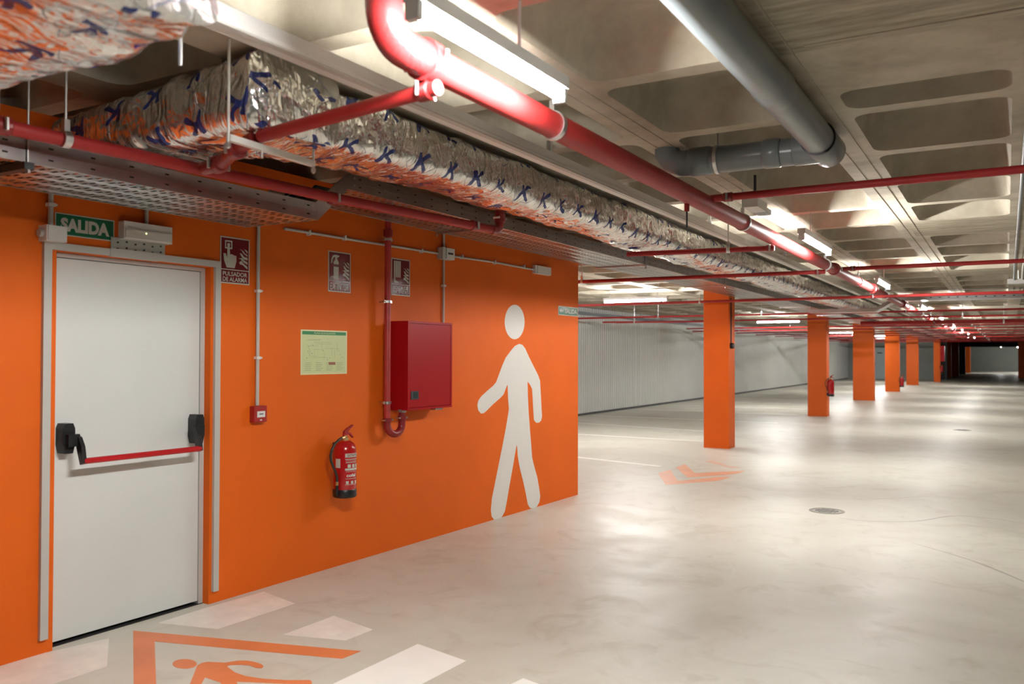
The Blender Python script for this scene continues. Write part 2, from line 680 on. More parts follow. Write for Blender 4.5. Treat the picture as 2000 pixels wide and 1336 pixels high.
def cells():
    out = []
    for i in range(-10, 9):
        cx = CX0 + PX * (i + .5)
        for j in range(-8, 98):
            cy = CY0 + PY * (j + .5)
            if not (-9.7 < cx < 7.4 and -4 < cy < 104.2):
                continue
            kind = 'coffer'
            if i >= 0:
                if j in (-2, -1): kind = 'solid'
                elif j == 0: kind = 'half' if i == 0 else 'solid'
                elif j == 5: kind = 'solid'
                elif j > 5 and (j - 5) % 5 == 0: kind = 'solid'
            else:
                if abs(cx + 4.3) < .75 and any(abs(cy - yy) < .9 for yy in (14.4, 23.3, 32.5, 41.2, 51.3)):
                    kind = 'solid'
            out.append((cx, cy, kind))
    return out


CELLS = cells()
rib = G()
board = G()
for cx, cy, kind in CELLS:
    hx, hy = PX / 2, PY / 2
    if kind == 'solid':
        v = [board.bm.verts.new((cx + a * hx, cy + b * hy, ZC)) for a, b in ((-1, -1), (-1, 1), (1, 1), (1, -1))]
        board.bm.faces.new(v)
        continue
    oy, dy = (OY, 0) if kind == 'coffer' else (.17, .29)
    ring = [rib.bm.verts.new((cx + x, cy + y + dy, ZC)) for x, y in rr(OX, oy, OR)]
    cor = [rib.bm.verts.new((cx + a * hx, cy + b * hy, ZC)) for a, b in ((1, 1), (-1, 1), (-1, -1), (1, -1))]
    for q in range(4):
        for k in range(A_N - 1):
            rib.bm.faces.new((cor[q], ring[q * A_N + k], ring[q * A_N + k + 1]))
        q2 = (q + 1) % 4
        rib.bm.faces.new((cor[q], ring[q * A_N + A_N - 1], ring[q2 * A_N], cor[q2]))
ceiling = struct('ceiling', rib, CONC, 'beige waffle concrete ceiling')
part('solid_band', board, CONCB, ceiling, label='board marked solid concrete band')
part('slab', G().box(-9.8, 7.8, -4.3, 104.7, ZC + .27, ZC + .4), CONC2, ceiling)
CM = coffer_mesh('c').mesh('coffer', CONC2, True, angle=50)
CH = coffer_mesh('c', OX, .17).mesh('coffer_half', CONC2, True, angle=50)
full = sorted([c for c in CELLS if c[2] != 'solid'], key=lambda c: (c[0] + .8) ** 2 + (c[1] - 4.0) ** 2 * (1 if c[1] > 4 else 6))
for cx, cy, kind in full[:290]:
    o = link('coffer', CM if kind == 'coffer' else CH, ceiling)
    o.location = (cx, cy + (0 if kind == 'coffer' else .29), ZC)
far = G()
base = coffer_mesh('c', n=2)
base.bm.verts.index_update()
bv = [v.co.copy() for v in base.bm.verts]
bf = [[v.index for v in f.verts] for f in base.bm.faces]
base.bm.free()
V, Fc = [], []
for cx, cy, kind in full[290:]:
    o_ = len(V)
    V += [(p.x + cx, p.y + cy, p.z + ZC) for p in bv]
    Fc += [[i + o_ for i in f] for f in bf]
me = bpy.data.meshes.new('coffer_field')
me.from_pydata(V, [], Fc)
me.materials.append(CONC2)
o = link('coffer_field', me, ceiling)
o['kind'] = 'stuff'
# formwork seams: thin mortar fins along the middle of the ribs
g = G()
for i in range(-1, 3):
    x = CX0 + PX * i
    for dx in (-.045, .05):
        g.box(x + dx, x + dx + .006, -1, 24, ZC - .004, ZC)
g.box(-.7, 7, 2.90, 2.912, ZC - .005, ZC)
g.box(-.7, 7, 3.55, 3.56, ZC - .004, ZC)
part('mortar_seam', g, CONC, ceiling)

# ---------------- columns
CW = [(-4.45, -4.02, 14.2), (-4.48, -4.01, 23.1), (-4.72, -4.04, 32.3), (-4.66, -4.09, 41.0), (-4.74, -4.16, 51.1)]
words = ['nearest orange column, widest in view', 'second orange column from the camera, red extinguisher on its right',
         'third orange column from the camera', 'fourth orange column from the camera, red extinguisher beside it',
         'fifth orange column from the camera']
for (x0, x1, y), wd in zip(CW, words):
    solo('column', wd, 'column', G().box(x0, x1, y, y + .36, 0, ZC), ORANGE2, ((x0 + x1) / 2, y + .18, 0), bevel=.008,
         group='orange columns left of the corridor')
fc = [(-3.86, -3.50, 58.0, ORANGE2, 'orange pier carrying the red cabinet, far down the corridor'),
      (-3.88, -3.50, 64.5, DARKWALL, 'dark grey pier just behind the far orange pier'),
      (-3.80, -3.46, 69.0, ORANGE2, 'slim orange pier beyond the dark grey pier'),
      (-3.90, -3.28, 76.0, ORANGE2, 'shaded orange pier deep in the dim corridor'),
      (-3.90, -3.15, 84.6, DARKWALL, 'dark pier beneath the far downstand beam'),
      (-3.70, -3.0, 92.0, ORANGE2, 'last orange pier on the left before the end wall'),
      (.72, 1.3, 72.5, ORANGE2, 'orange column at the right edge, nearer one'),
      (.95, 1.5, 84.8, ORANGE2, 'orange column at the right edge, farther one')]
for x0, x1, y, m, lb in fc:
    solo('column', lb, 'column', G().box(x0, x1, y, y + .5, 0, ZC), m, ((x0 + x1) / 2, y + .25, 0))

# ------------------------------------------------------------------ DOOR
d1 = bpy.data.objects.new('door_1', None)
COL.objects.link(d1)
d1.matrix_basis = Matrix.Translation(WO) @ Matrix.Rotation(WROT, 4, 'Z')
tag(d1, 'white fire exit door with red panic bar', None, kind='structure')
part('door_leaf', G().box(.034, .950, .062, .112, .022, 2.066), WHITEP, d1, bevel=.002)
part('threshold', G().box(.0, .985, .05, .28, .0, .004), SLOT, d1)
fr = G()
fr.box(.953, .985, .055, .13, 0, 2.093).box(.0, .031, .055, .13, 0, 2.093).box(.031, .953, .055, .13, 2.070, 2.093)
part('door_frame', fr, FRAMEG, d1)
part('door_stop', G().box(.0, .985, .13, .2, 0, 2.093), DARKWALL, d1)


def hexbox(x0, x1, z0, z1, y0, y1):
    c = .028
    return G().prism([(x0 + c * .4, z0), (x1 - c * .4, z0), (x1, z0 + c * 1.6), (x1, z1 - c), (x1 - c * .4, z1), (x0 + c * .4, z1), (x0, z1 - c), (x0, z0 + c * 1.6)], y0, y1)


b1 = part('latch_box', hexbox(.040, .105, 1.022, 1.182, -.012, .062), BLACK, d1, bevel=.004)
part('latch_cover', G().box(.052, .115, -.04, -.008, 1.06, 1.125), BLACK, b1, bevel=.006)
b2 = part('hinge_box', hexbox(.872, .935, 1.005, 1.182, -.012, .062), BLACK, d1, bevel=.004)
part('hinge_cover', G().box(.862, .915, -.04, -.008, 1.055, 1.12), BLACK, b2, bevel=.006)
for x in (.108, .848):
    a = G().prism([(-.045, 1.108), (-.075, 1.06), (-.092, .972), (-.062, .962), (-.035, 1.03), (-.012, 1.10), (-.020, 1.118)], x - .006, x + .016, axis='X')
    part('push_arm', a, BLACK, d1, bevel=.003)
part('push_bar', G().tube([(.112, -.077, .982), (.856, -.077, .982)], .0165, 16), mat('push_bar_red', (.45, .008, .012), .3), d1, smooth=True)

# grey trunking round the door
tk = wthing('door_trunking', 'pale grey trunking framing the white exit door on the orange wall', 'trunking', 0, 0, 0)
part('left_run', G().box(-.078, -.036, -.022, 0, .075, 2.136), PVCW, tk, bevel=.002)
part('top_run', G().box(-.036, 1.005, -.022, 0, 2.098, 2.136), PVCW, tk, bevel=.002)
part('right_run', G().box(1.005, 1.045, -.022, 0, .075, 2.136), PVCW, tk, bevel=.002)
part('joint_cover', G().box(.29, .60, -.026, -.0005, 2.094, 2.140), PVCW, tk, bevel=.002)

# ------------------------------------------------------------------ WALL ITEMS


def conduit(label, pts, r=.011, n0=.016, clips=(), m=PVCW, name='conduit', up=None):
    p0 = pts[0]
    t = wthing(name, label, 'conduit', p0[0], min(p[1] for p in pts), 0)
    z0 = min(p[1] for p in pts)
    g = G().tube([(p[0] - p0[0], -n0, p[1] - z0) for p in pts], r, 10)
    part('tube', g, m, t, smooth=True)
    for (cu_, cv, horiz) in clips:
        a = G()
        if horiz:
            a.box(cu_ - p0[0] - .009, cu_ - p0[0] + .009, -n0 - r - .004, 0, cv - z0 - r - .005, cv - z0 + r + .005)
            a.box(cu_ - p0[0] - .005, cu_ - p0[0] + .005, -n0 - r - .007, -n0 - r + .002, cv - z0 + r, cv - z0 + r + .012)
        else:
            a.box(cu_ - p0[0] - r - .005, cu_ - p0[0] + r + .005, -n0 - r - .004, 0, cv - z0 - .009, cv - z0 + .009)
            a.box(cu_ - p0[0] + r, cu_ - p0[0] + r + .012, -n0 - r - .007, -n0 - r + .002, cv - z0 - .005, cv - z0 + .005)
        part('clip', a, PVCB, t)
    return t


conduit('pale conduit dropping from the tray into the left junction box', [(-.045, 2.21), (-.045, 2.62)], .013, .018, [(-.045, 2.33, False)])
conduit('short pale conduit feeding the emergency light above the door', [(.515, 2.29), (.515, 2.62)], .011, .02)
conduit('long pale conduit dropping to the red call point', [(1.348, 1.217), (1.348, 2.60)], .012, .016,
        [(1.348, 1.53, False), (1.348, 1.97, False)])
conduit('long pale horizontal conduit under the cable tray, ending at the white box', [W(552, 447), W(700, 471), W(852, 495)], .010, .016,
        [(W(600, 456)[0], W(600, 456)[1], True), (W(670, 466)[0], W(670, 466)[1], True), (W(820, 491)[0], W(820, 491)[1], True)])
conduit('pale conduit from the junction box to the small white box', [(3.49, W(876, 500)[1]), W(960, 512), (4.95, W(1040, 527)[1])], .010, .016,
        [(W(899, 503)[0], W(899, 503)[1], True), (W(963, 513)[0], W(963, 513)[1], True), (W(1020, 522)[0], W(1020, 522)[1], True)])
conduit('pale conduit dropping from the junction box to the red hose cabinet', [(3.402, 1.83), (3.405, 2.385)], .010, .016, [(3.403, 2.15, False)])
conduit('short pale conduit rising from the junction box into the tray', [(3.405, 2.47), (3.405, 2.76)], .010, .016)

t = wthing('junction_box', 'white square junction box left of the green exit sign', 'junction box', -.045, 2.134, 0)
part('box_body', G().box(-.052, .056, -.075, 0, 0, .082), PVCB, t, bevel=.005)
part('box_lid', G().box(-.047, .051, -.083, -.075, .004, .078), PVCB, t, bevel=.003)
part('gland', G().tube([(-.052, -.035, .04), (-.072, -.035, .04)], .02, 12), PVCW, t, smooth=True)
t = wthing('junction_box', 'small pale junction box where the conduits cross above the hose cabinet', 'junction box', 3.41, 2.375, 0)
part('box_body', G().box(-.08, .085, -.06, 0, 0, .10), PVCW, t, bevel=.004)
part('box_lid', G().box(-.03, .085, -.068, -.06, .004, .096), PVCB, t, bevel=.003)
part('label_strip', G().box(-.01, .06, -.0695, -.068, .044, .06), BLACK, t)
t = wthing('junction_box', 'blank white box at the right end of the long conduit', 'junction box', 5.1, 2.385, 0)
part('box_body', G().box(-.155, .165, -.035, 0, 0, .085), PVCB, t, bevel=.004)
part('box_lid', G().box(-.11, .162, -.042, -.035, .003, .082), PVCB, t, bevel=.003)

# SALIDA sign
t = wthing('exit_sign', 'green exit sign reading SALIDA above the white door', 'sign', W(107, 416)[0], 2.18, .0)
sw, sh = .338, .118
part('panel', G().box(0, sw, -.003, 0, 0, sh), SIGNPALE, t)
g = G(); flat(g, [(.006, .006), (sw - .006, .006), (sw - .006, sh - .006), (.006, sh - .006)], -.0034)
pmesh('green_field', g, SIGNGRN, t)
pmesh('lettering', text_g('SALIDA', .030, sw - .030, .023, sh - .023, y=-.0036, bold=.055), SIGNPALE, t)

# emergency light and bracket
t = wthing('emergency_light', 'white emergency light box above the door with a small green lamp', 'light', .35, 2.198, 0)
part('housing', G().box(0, .312, -.055, 0, 0, .10), PVCB, t, bevel=.006)
part('front_cover', G().box(.008, .304, -.062, -.055, .008, .058), PVCB, t, bevel=.004)
for x in (.025, .295):
    part('screw', G().tube([(x, -.055, .07), (x, -.058, .07)], .004, 8), ZINC, t)
part('status_lamp', G().tube([(.135, -.062, .042), (.135, -.065, .042)], .004, 8), LED, t)
t = wthing('mounting_plate', 'perforated grey metal plate below the emergency light', 'bracket', .30, 2.115, 0)
g = G()
g.box(0, .345, -.012, -.010, 0, .09).box(0, .345, -.012, 0, .088, .09)
part('plate', g, PERF, t)
for i in range(6):
    for j in range(2):
        part('slot', G().box(.035 + i * .055, .048 + i * .055, -.0128, -.012, .022 + j * .035 + (i % 2) * .008, .032 + j * .035 + (i % 2) * .008), DARKST, t)

FLAMES = [[(0.02, .30), (.16, .22), (.44, .20), (.98, .0), (.98, .14), (.55, .28), (.28, .42)],
          [(-.05, .52), (.2, .50), (.5, .36), (.98, .24), (.98, .37), (.62, .44), (.35, .56)],
          [(.12, .80), (.22, .68), (.55, .50), (.98, .47), (.98, .60), (.62, .62), (.32, .78)],
          [(.10, 1.0), (.26, .98), (.55, .78), (.98, .66), (.98, .74), (.70, .80), (.5, .92)],
          [(.55, 1.0), (.68, .98), (.98, .80), (.98, .93), (.78, 1.0)]]


def flames(g, x0, x1, z0, z1, y):
    for pl in FLAMES:
        flat(g, [(x0 + p[0] * (x1 - x0), z0 + p[1] * (z1 - z0)) for p in pl], y)


def fire_sign(label, tl, wd, ht, lines, pict):
    u, v = tl
    t = wthing('fire_safety_sign', label, 'sign', u, v - ht, 0)
    part('panel', G().box(0, wd, -.003, 0, 0, ht), SIGNPALE, t)
    b = .008
    g = G()
    zt = ht * (.30 if len(lines) > 1 else .27)
    flat(g, [(b, b), (wd - b, b), (wd - b, zt - .003), (b, zt - .003)], -.0034)
    flat(g, [(b, zt + .003), (wd - b, zt + .003), (wd - b, ht - b), (b, ht - b)], -.0034)
    pmesh('red_field', g, SIGNRED, t)
    g = None
    n = len(lines)
    for i, l in enumerate(lines):
        h = (zt - .02) / n
        z0 = zt - .010 - (i + 1) * h
        pad = .012 + .0 * len(l)
        g = text_g(l, b + pad * (1 if len(l) > 4 else 3), wd - b - pad * (1 if len(l) > 4 else 3), z0 + .004, z0 + h - .003, y=-.0036, bold=.012, g=g)
    pmesh('lettering', g, SIGNPALE, t)
    g = G()
    pz0, pz1 = zt + .012, ht - .02
    flames(g, wd * .62, wd * .93, pz0, pz0 + (pz1 - pz0) * .72, -.0038)
    if pict == 'hand':
        s = lambda x, z: (wd * (.10 + .45 * x), pz0 + (pz1 - pz0) * z)
        flat(g, [s(.25, .0), s(.85, .0), s(.98, .25), s(.98, .45), s(.80, .46), s(.62, .50), s(.50, .48), s(.46, .80), s(.30, .80), s(.28, .34), s(.18, .50), s(0, .50), s(.05, .25)], -.0038)
        # button frame
        for a in ([(.12, .98), (.66, .98), (.66, .93), (.12, .93)], [(.12, .73), (.66, .73), (.66, .68), (.12, .68)],
                  [(.12, .93), (.20, .93), (.20, .73), (.12, .73)], [(.58, .93), (.66, .93), (.66, .73), (.58, .73)]):
            flat(g, [s(*p) for p in reversed(a)], -.0037)
        flat(g, [s(.39 + .11 * math.cos(-k * PI / 6), .83 + .055 * math.sin(-k * PI / 6)) for k in range(12)], -.0039)
    elif pict == 'ext':
        s = lambda x, z: (wd * (.12 + .36 * x), pz0 + (pz1 - pz0) * z)
        flat(g, [s(.30, .0), s(.92, .0), s(.92, .50), s(.30, .50)], -.0038)
        flat(g, [s(.30, .60), s(.92, .60), s(.92, .68), s(.75, .80), s(.50, .80), s(.30, .68)], -.0038)
        flat(g, [s(.48, .80), s(.72, .80), s(.72, .86), s(1.0, .92), s(1.0, .96), s(.72, .97), s(.45, .97), s(.2, .94), s(.02, .80), s(.0, .62), s(.1, .62), s(.14, .76), s(.3, .87), s(.48, .88)], -.0038)
    else:
        for k in range(4):
            x = wd * (.13 + .095 * k)
            flat(g, [(x, pz0 + .25 * (pz1 - pz0)), (x + wd * .075, pz0 + .25 * (pz1 - pz0)), (x + wd * .075, pz1), (x, pz1)], -.0038)
        flat(g, [(wd * .14, pz0), (wd * .36, pz0), (wd * .36, pz0 + .012), (wd * .20, pz0 + .02), (wd * .20, pz0 + .05), (wd * .14, pz0 + .05)], -.0038)
    bmesh.ops.recalc_face_normals(g.bm, faces=g.bm.faces)
    pmesh('pictogram', g, SIGNPALE, t)
    return t


fire_sign('dark red sign reading PULSADOR DE ALARMA with a pointing hand', (1.052, 2.302), .235, .298, ['PULSADOR', 'DE ALARMA'], 'hand')
fire_sign('dark red sign reading EXTINTOR with an extinguisher pictogram', (2.014, 2.310), .236, .297, ['EXTINTOR'], 'ext')
fire_sign('dark red sign reading BOCA DE INCENDIO beside the red riser pipe', (2.722, 2.327), .236, .297, ['BOCA DE', 'INCENDIO'], 'hose')

# small exit sign at the wall corner
t = wthing('exit_sign', 'small green sign with arrow and SALIDA at the right wall corner', 'sign', 5.49, 1.985, 0)
part('panel', G().box(0, .455, -.003, 0, 0, .098), SIGNPALE, t)
g = G(); flat(g, [(.008, .008), (.447, .008), (.447, .090), (.008, .090)], -.0034)
pmesh('green_field', g, SIGNGRN, t)
g = text_g('SALIDA', .15, .43, .024, .075, y=-.0037, bold=.03)
flat(g, [(.025, .05), (.06, .024), (.06, .042), (.11, .042), (.11, .056), (.06, .056), (.06, .076)], -.0037)
bmesh.ops.recalc_face_normals(g.bm, faces=g.bm.faces)
pmesh('lettering', g, SIGNPALE, t)

# evacuation plan
t = wthing('evacuation_plan', 'pale yellow green evacuation plan sheet with green header', 'notice', 1.747, 1.41, 0)
pw, ph = .468, .318
part('sheet', G().box(0, pw, -.003, 0, 0, ph), mat('plan_border', (.75, .72, .42), .3), t)
g = G(); flat(g, [(.012, .012), (pw - .012, .012), (pw - .012, ph - .012), (.012, ph - .012)], -.0033)
pmesh('field', g, PLANP, t)
g = G(); flat(g, [(.012, ph - .034), (pw - .012, ph - .034), (pw - .012, ph - .010), (.012, ph - .010)], -.0036)
pmesh('header', g, PLANG, t)
pmesh('header_lettering', text_g('PLANO DE EVACUACION', .13, .34, ph - .028, ph - .016, y=-.0040, bold=.01), PLANP, t)
rnd = random.Random(9)
g = G()
for i in range(9):
    z = .105 + rnd.random() * .16
    x = .05 + rnd.random() * .2
    l = .05 + rnd.random() * .16
    flat(g, [(x, z), (x + l, z), (x + l, z + .0015), (x, z + .0015)], -.0036)
for i in range(8):
    x = .06 + rnd.random() * .34
    z = .10 + rnd.random() * .08
    flat(g, [(x, z), (x + .0018, z), (x + .0018, z + .06), (x, z + .06)], -.0036)
for i in range(16):
    x = .05 + rnd.random() * .36
    z = .10 + rnd.random() * .17
    q = .003 + rnd.random() * .006
    flat(g, [(x, z), (x + q, z), (x + q, z + q), (x, z + q)], -.0037)
for i in range(4):
    for j in range(5):
        x = .04 + i * .105
        z = .082 - j * .013
        l = .05 + rnd.random() * .03
        flat(g, [(x, z), (x + l, z), (x + l, z + .003), (x, z + .003)], -.0036)
pmesh('drawing', g, PLANT, t)
g = G(); flat(g, [(.275, .068), (.345, .068), (.345, .088), (.275, .088)], -.0039)
pmesh('key_block', g, PLANR, t)

# call point
t = wthing('call_point', 'small red alarm call point box at the end of a conduit', 'alarm', 1.300, 1.108, 0)
part('box_body', G().box(0, .105, -.045, 0, 0, .105), RED, t, bevel=.005)
part('face_plate', G().box(.022, .088, -.048, -.045, .032, .072), PVCB, t, bevel=.002)
part('print_mark', G().box(.038, .072, -.0487, -.048, .050, .056), BLACK, t)
part('test_slot', G().box(.047, .062, -.047, -.045, .010, .018), PVCB, t)

# hose cabinet
t = wthing('hose_cabinet', 'red fire hose cabinet on the orange wall', 'cabinet', 2.715, 1.115, 0)
cw, chh, cd = .575, .705, .172
part('body', G().box(0, cw, -cd, 0, 0, chh), REDCAB, t, bevel=.003)
g = G()
for a in ((-.004, cw + .012, 0.0, .018), (-.004, cw + .012, chh - .018, chh), (-.004, .012, .018, chh - .018), (cw - .010, cw + .012, .018, chh - .018)):
    g.box(a[0], a[1], -cd - .012, -cd, a[2], a[3])
part('front_frame', g, REDCAB, t, bevel=.002)
dr = part('door', G().box(.015, cw - .012, -cd - .010, -cd, .021, chh - .021), REDCAB, t, bevel=.002)
part('latch_window', G().box(.035, .13, -cd - .015, -cd - .010, .085, .15), DARKST, dr, bevel=.002)
part('latch_pane', G().box(.062, .118, -cd - .0158, -cd - .015, .094, .141), GLASS, dr)
part('drain_plug', G().box(cw - .19, cw - .09, -cd + .01, -cd + .06, -.016, 0), ZINC, t, bevel=.003)

# riser beside the cabinet with the U bend
t = wthing('riser_pipe', 'dusty red riser pipe with a bend into the hose cabinet', 'pipe', 2.575, .93, 0)
ru = .012
pts = [(ru, -.08, 1.84), (ru, -.08, .12)]
g = G().tube(pts, .0255, 16)
part('pipe', g, REDRISER, t, smooth=True)
bend = [(ru + .0 + .078 - .078 * math.cos(a), -.08 - .02 * math.sin(a / 2), .075 - .072 * math.sin(a)) for a in [PI * k / 12 for k in range(13)]]
bend = [(ru, -.08, .125)] + bend + [(ru + .156, -.10, .13)]
part('bend', G().tube(bend, .029, 16), REDD, t, smooth=True)
part('inlet', G().tube([(ru + .156, -.10, .12), (ru + .156, -.10, .19)], .026, 16), REDD, t, smooth=True)
for (x, y_, z, ax) in ((ru, -.08, .115, 0), (ru + .156, -.10, .125, 0)):
    c = part('coupling', G().lathe([(.030, -.016), (.036, -.014), (.036, .014), (.030, .016)], (x, y_, z), 18), REDD, t, smooth=True)
    for sx in (-1, 1):
        part('bolt', G().tube([(x + sx * .045, y_ - .018, z), (x + sx * .045, y_ + .018, z)], .007, 8), ZINC, c)
part('inlet_nut', G().lathe([(.034, -.012), (.036, -.008), (.036, .008), (.034, .012)], (ru + .156, -.10, .18), 8), ZINC, t)
part('coupling', G().lathe([(.030, -.03), (.036, -.026), (.036, .026), (.030, .03)], (ru, -.08, 1.57), 18), REDD, t, smooth=True)
for z in (.25, 1.035, 1.52):
    a = G().lathe([(.0262, -.010), (.0295, -.010), (.0295, .010), (.0262, .010)], (ru, -.08, z), 18)
    a.tube([(ru, -.052, z), (ru, 0, z)], .005, 8)
    a.box(ru - .048, ru - .026, -.086, -.074, z - .010, z + .010)
    a.box(ru + .026, ru + .048, -.086, -.074, z - .010, z + .010)
    a.tube([(ru - .040, -.100, z), (ru - .040, -.060, z)], .005, 8)
    part('clamp', a, ZINC, t, smooth=True)


# extinguisher
def extinguisher(label, loc, rz, group=None, sc=1.0):
    t = thing('fire_extinguisher', label, 'fire extinguisher', loc, rz, group)
    R = .083 * sc
    k = sc
    prof = [(R * .99, .035), (R, .05), (R, .355 * k), (R * .96, .385 * k), (R * .80, .415 * k), (R * .5, .435 * k), (R * .3, .44 * k)]
    part('cylinder', G().lathe(prof, (0, 0, 0), 32), REDEXT, t, smooth=True)
    part('base_ring', G().lathe([(R * .90, 0), (R * 1.0, .006), (R * 1.03, .012), (R * 1.03, .062), (R * 1.0, .066)], (0, 0, 0), 32), BLACK, t, smooth=True)
    v = part('valve', G().lathe([(.024, .438 * k), (.026, .445 * k), (.026, .462 * k), (.017, .466 * k), (.017, .478 * k)], (0, 0, 0), 16), BRASS, t, smooth=True)
    part('hose_nut', G().tube([(-.02, -.01, .462 * k), (-.052, -.014, .462 * k)], .0125, 8), BRASS, v)
    h = G()
    h.prism([(-.018, .470), (-.012, .512), (.02, .532), (.078, .556), (.080, .549), (.03, .512), (.016, .47)], -.009, .009)
    part('handle', h, RED, t, bevel=.002)
    h = G()
    h.prism([(.012, .488), (.045, .482), (.080, .452), (.083, .460), (.052, .494), (.02, .502)], -.008, .008)
    part('lever', h, RED, t, bevel=.002)
    hp = [(-.05, -.014, .462), (-.085, -.02, .452), (-.125, -.02, .425), (-.152, -.016, .38), (-.160, -.012, .335), (-.150, -.01, .29), (-.128, -.01, .245), (-.107, -.012, .205), (-.098, -.016, .165), (-.098, -.018, .13)]
    part('hose', G().tube(hp, .0095, 10), RUBBER, t, smooth=True)
    part('nozzle_ring', G().tube([(-.098, -.018, .132), (-.099, -.018, .104)], .0115, 10), BRASS, t, smooth=True)
    part('nozzle', G().tube([(-.099, -.018, .105), (-.102, -.018, .03)], [.011, .014], 10), BLACK, t, smooth=True)
    part('wall_hook', G().box(-.02, .02, R * .5, .10, .36, .42), DARKST, t)
    return t


def wrap(g, x0, x1, z0, z1, R, a0, n=8):
    """curved label piece on a cylinder; x is arc length from the angle a0 (0 = facing -y)"""
    for i in range(n):
        xa = x0 + (x1 - x0) * i / n
        xb = x0 + (x1 - x0) * (i + 1) / n
        P = []
        for x, z in ((xa, z0), (xb, z0), (xb, z1), (xa, z1)):
            a = a0 + x / R
            P.append(g.bm.verts.new((R * math.sin(a), -R * math.cos(a), z)))
        g.bm.faces.new(P)


def wrap_text(body, x0, x1, z0, z1, R, a0, bold=.02):
    g = text_g(body, x0, x1, z0, z1, bold=bold)
    bmesh.ops.subdivide_edges(g.bm, edges=[e for e in g.bm.edges if e.calc_length() > .01], cuts=1)
    for v in g.bm.verts:
        a = a0 + v.co.x / R
        v.co = Vector((R * math.sin(a), -R * math.cos(a), v.co.z))
    return g


ex = extinguisher('red extinguisher with black hose hanging low on the orange wall', wallpt(2.078, .524, .115), WROT)
ex.scale = (1, 1, .93)
R = .083
a0 = -.80
g = G(); wrap(g, 0, .12, .315, .345, R + .0006, a0)
wrap(g, 0, .12, .30, .304, R + .0006, a0)
wrap(g, 0, .12, .215, .231, R + .0006, a0)
for i in range(3):
    wrap(g, .018 + .035 * i, .042 + .035 * i, .235, .262, R + .0006, a0, 2)
wrap(g, 0, .12, .105, .108, R + .0006, a0)
for i in range(3):
    wrap(g, .006 + .038 * i, .026 + .038 * i, .112, .134, R + .0006, a0, 2)
for z in (.292, .280, .272, .205, .150):
    wrap(g, .004, .10, z, z + .003, R + .0006, a0)
pmesh('print_label', g, SIGNPALE, ex)['kind'] = 'stuff'
pmesh('label_lettering', wrap_text('EXTINTOR', .018, .11, .320, .340, R + .0012, a0), SIGNRED, ex)
pmesh('maker_lettering', wrap_text('cofei', .010, .085, .165, .190, R + .0012, a0, .03), PVCB, ex)
g = G(); wrap(g, -.075, -.035, .235, .305, R + .0006, a0, 5)
pmesh('inspection_label', g, SIGNPALE, ex)

extinguisher('red extinguisher on the second orange column', (-3.915, 23.12, .52), PI / 2 - .9)
extinguisher('red extinguisher low beside the fourth orange column', (-3.99, 41.1, .20), PI / 2 - .9)
extinguisher('red extinguisher under the far red cabinet', (-3.42, 58.1, .55), PI / 2 - .9)
t = thing('hose_cabinet', 'red cabinet far down the corridor on the orange pier', 'cabinet', (-3.40, 58.25, 1.25))
part('body', G().box(-.095, .12, -.35, .35, 0, .95), REDCAB, t, bevel=.005)
part('door', G().box(.12, .135, -.33, .33, .02, .93), REDCAB, t)
# alarm sounder on first column
t = thing('alarm_sounder', 'round black sounder on the right side of the nearest orange column', 'alarm', (-4.02, 14.30, 1.72))
part('body', G().tube([(0, 0, 0), (.045, 0, 0), (.06, 0, 0)], [.05, .05, .035], 18), BLACK, t, smooth=True)
part('cable_tube', G().tube([(.012, 0, .04), (.012, 0, .80)], .010, 8), DARKST, t, smooth=True)

# painted pedestrian
PED = [(372, 311), (390, 316), (405, 335), (425, 380), (455, 440), (475, 480), (486, 510), (490, 580), (494, 660), (497, 705), (492, 728), (480, 740), (465, 740), (453, 725), (450, 680), (446, 600), (443, 555), (430, 530), (418, 515), (420, 600), (424, 680), (430, 760), (437, 850), (443, 930), (455, 980), (472, 1040), (482, 1100), (487, 1140), (483, 1170), (470, 1195), (450, 1207), (432, 1203), (420, 1185), (412, 1140), (395, 1060), (375, 980), (365, 920), (362, 875), (359, 858), (355, 880), (350, 910), (340, 970), (320, 1080), (305, 1170), (295, 1220), (280, 1250), (255, 1268), (238, 1268), (223, 1250), (219, 1215), (225, 1150), (245, 1050), (265, 950), (285, 850), (300, 770), (312, 700), (317, 665), (312, 600), (310, 530), (303, 545), (288, 585), (270, 605), (230, 640), (195, 675), (180, 688), (165, 690), (150, 672), (145, 645), (150, 620), (165, 598), (195, 570), (230, 540), (247, 520), (262, 480), (280, 430), (300, 385), (330, 345), (350, 322)]
t = wthing('painted_pedestrian', 'large white walking figure painted on the orange wall', 'pictogram', 4.6, 0, 0)


def wp(pl, s, ox, oy):
    out = []
    for x, y in pl:
        u, v = W(ox + x / s, oy + y / s)
        out.append((u - 4.6, v))
    return out


part('body_shape', G().prism(wp(PED, 2.785, 880, 560), -.0015, -.0002), WALLWHITE, t)
part('head_shape', G().prism(wp([(348 + 54 * math.cos(a), 192 + 94 * math.sin(a)) for a in [2 * PI * k / 32 for k in range(32)]], 2.785, 880, 560), -.0015, -.0002), WALLWHITE, t)

# ------------------------------------------------------------------ FLOOR MARKINGS


def fpoly(pl, s=1.0, ox=0, oy=0):
    return [FL(ox + x / s, oy + y / s) for x, y in pl]


def fmark(name, label, cat, polys, m, group=None, z=.0012):
    c = polys[0][0]
    g = G()
    for p in polys:
        g.prism(p, .0001, z, axis='Z')
    return solo(name, label, cat, g, m, (c[0], c[1], 0), group=group)


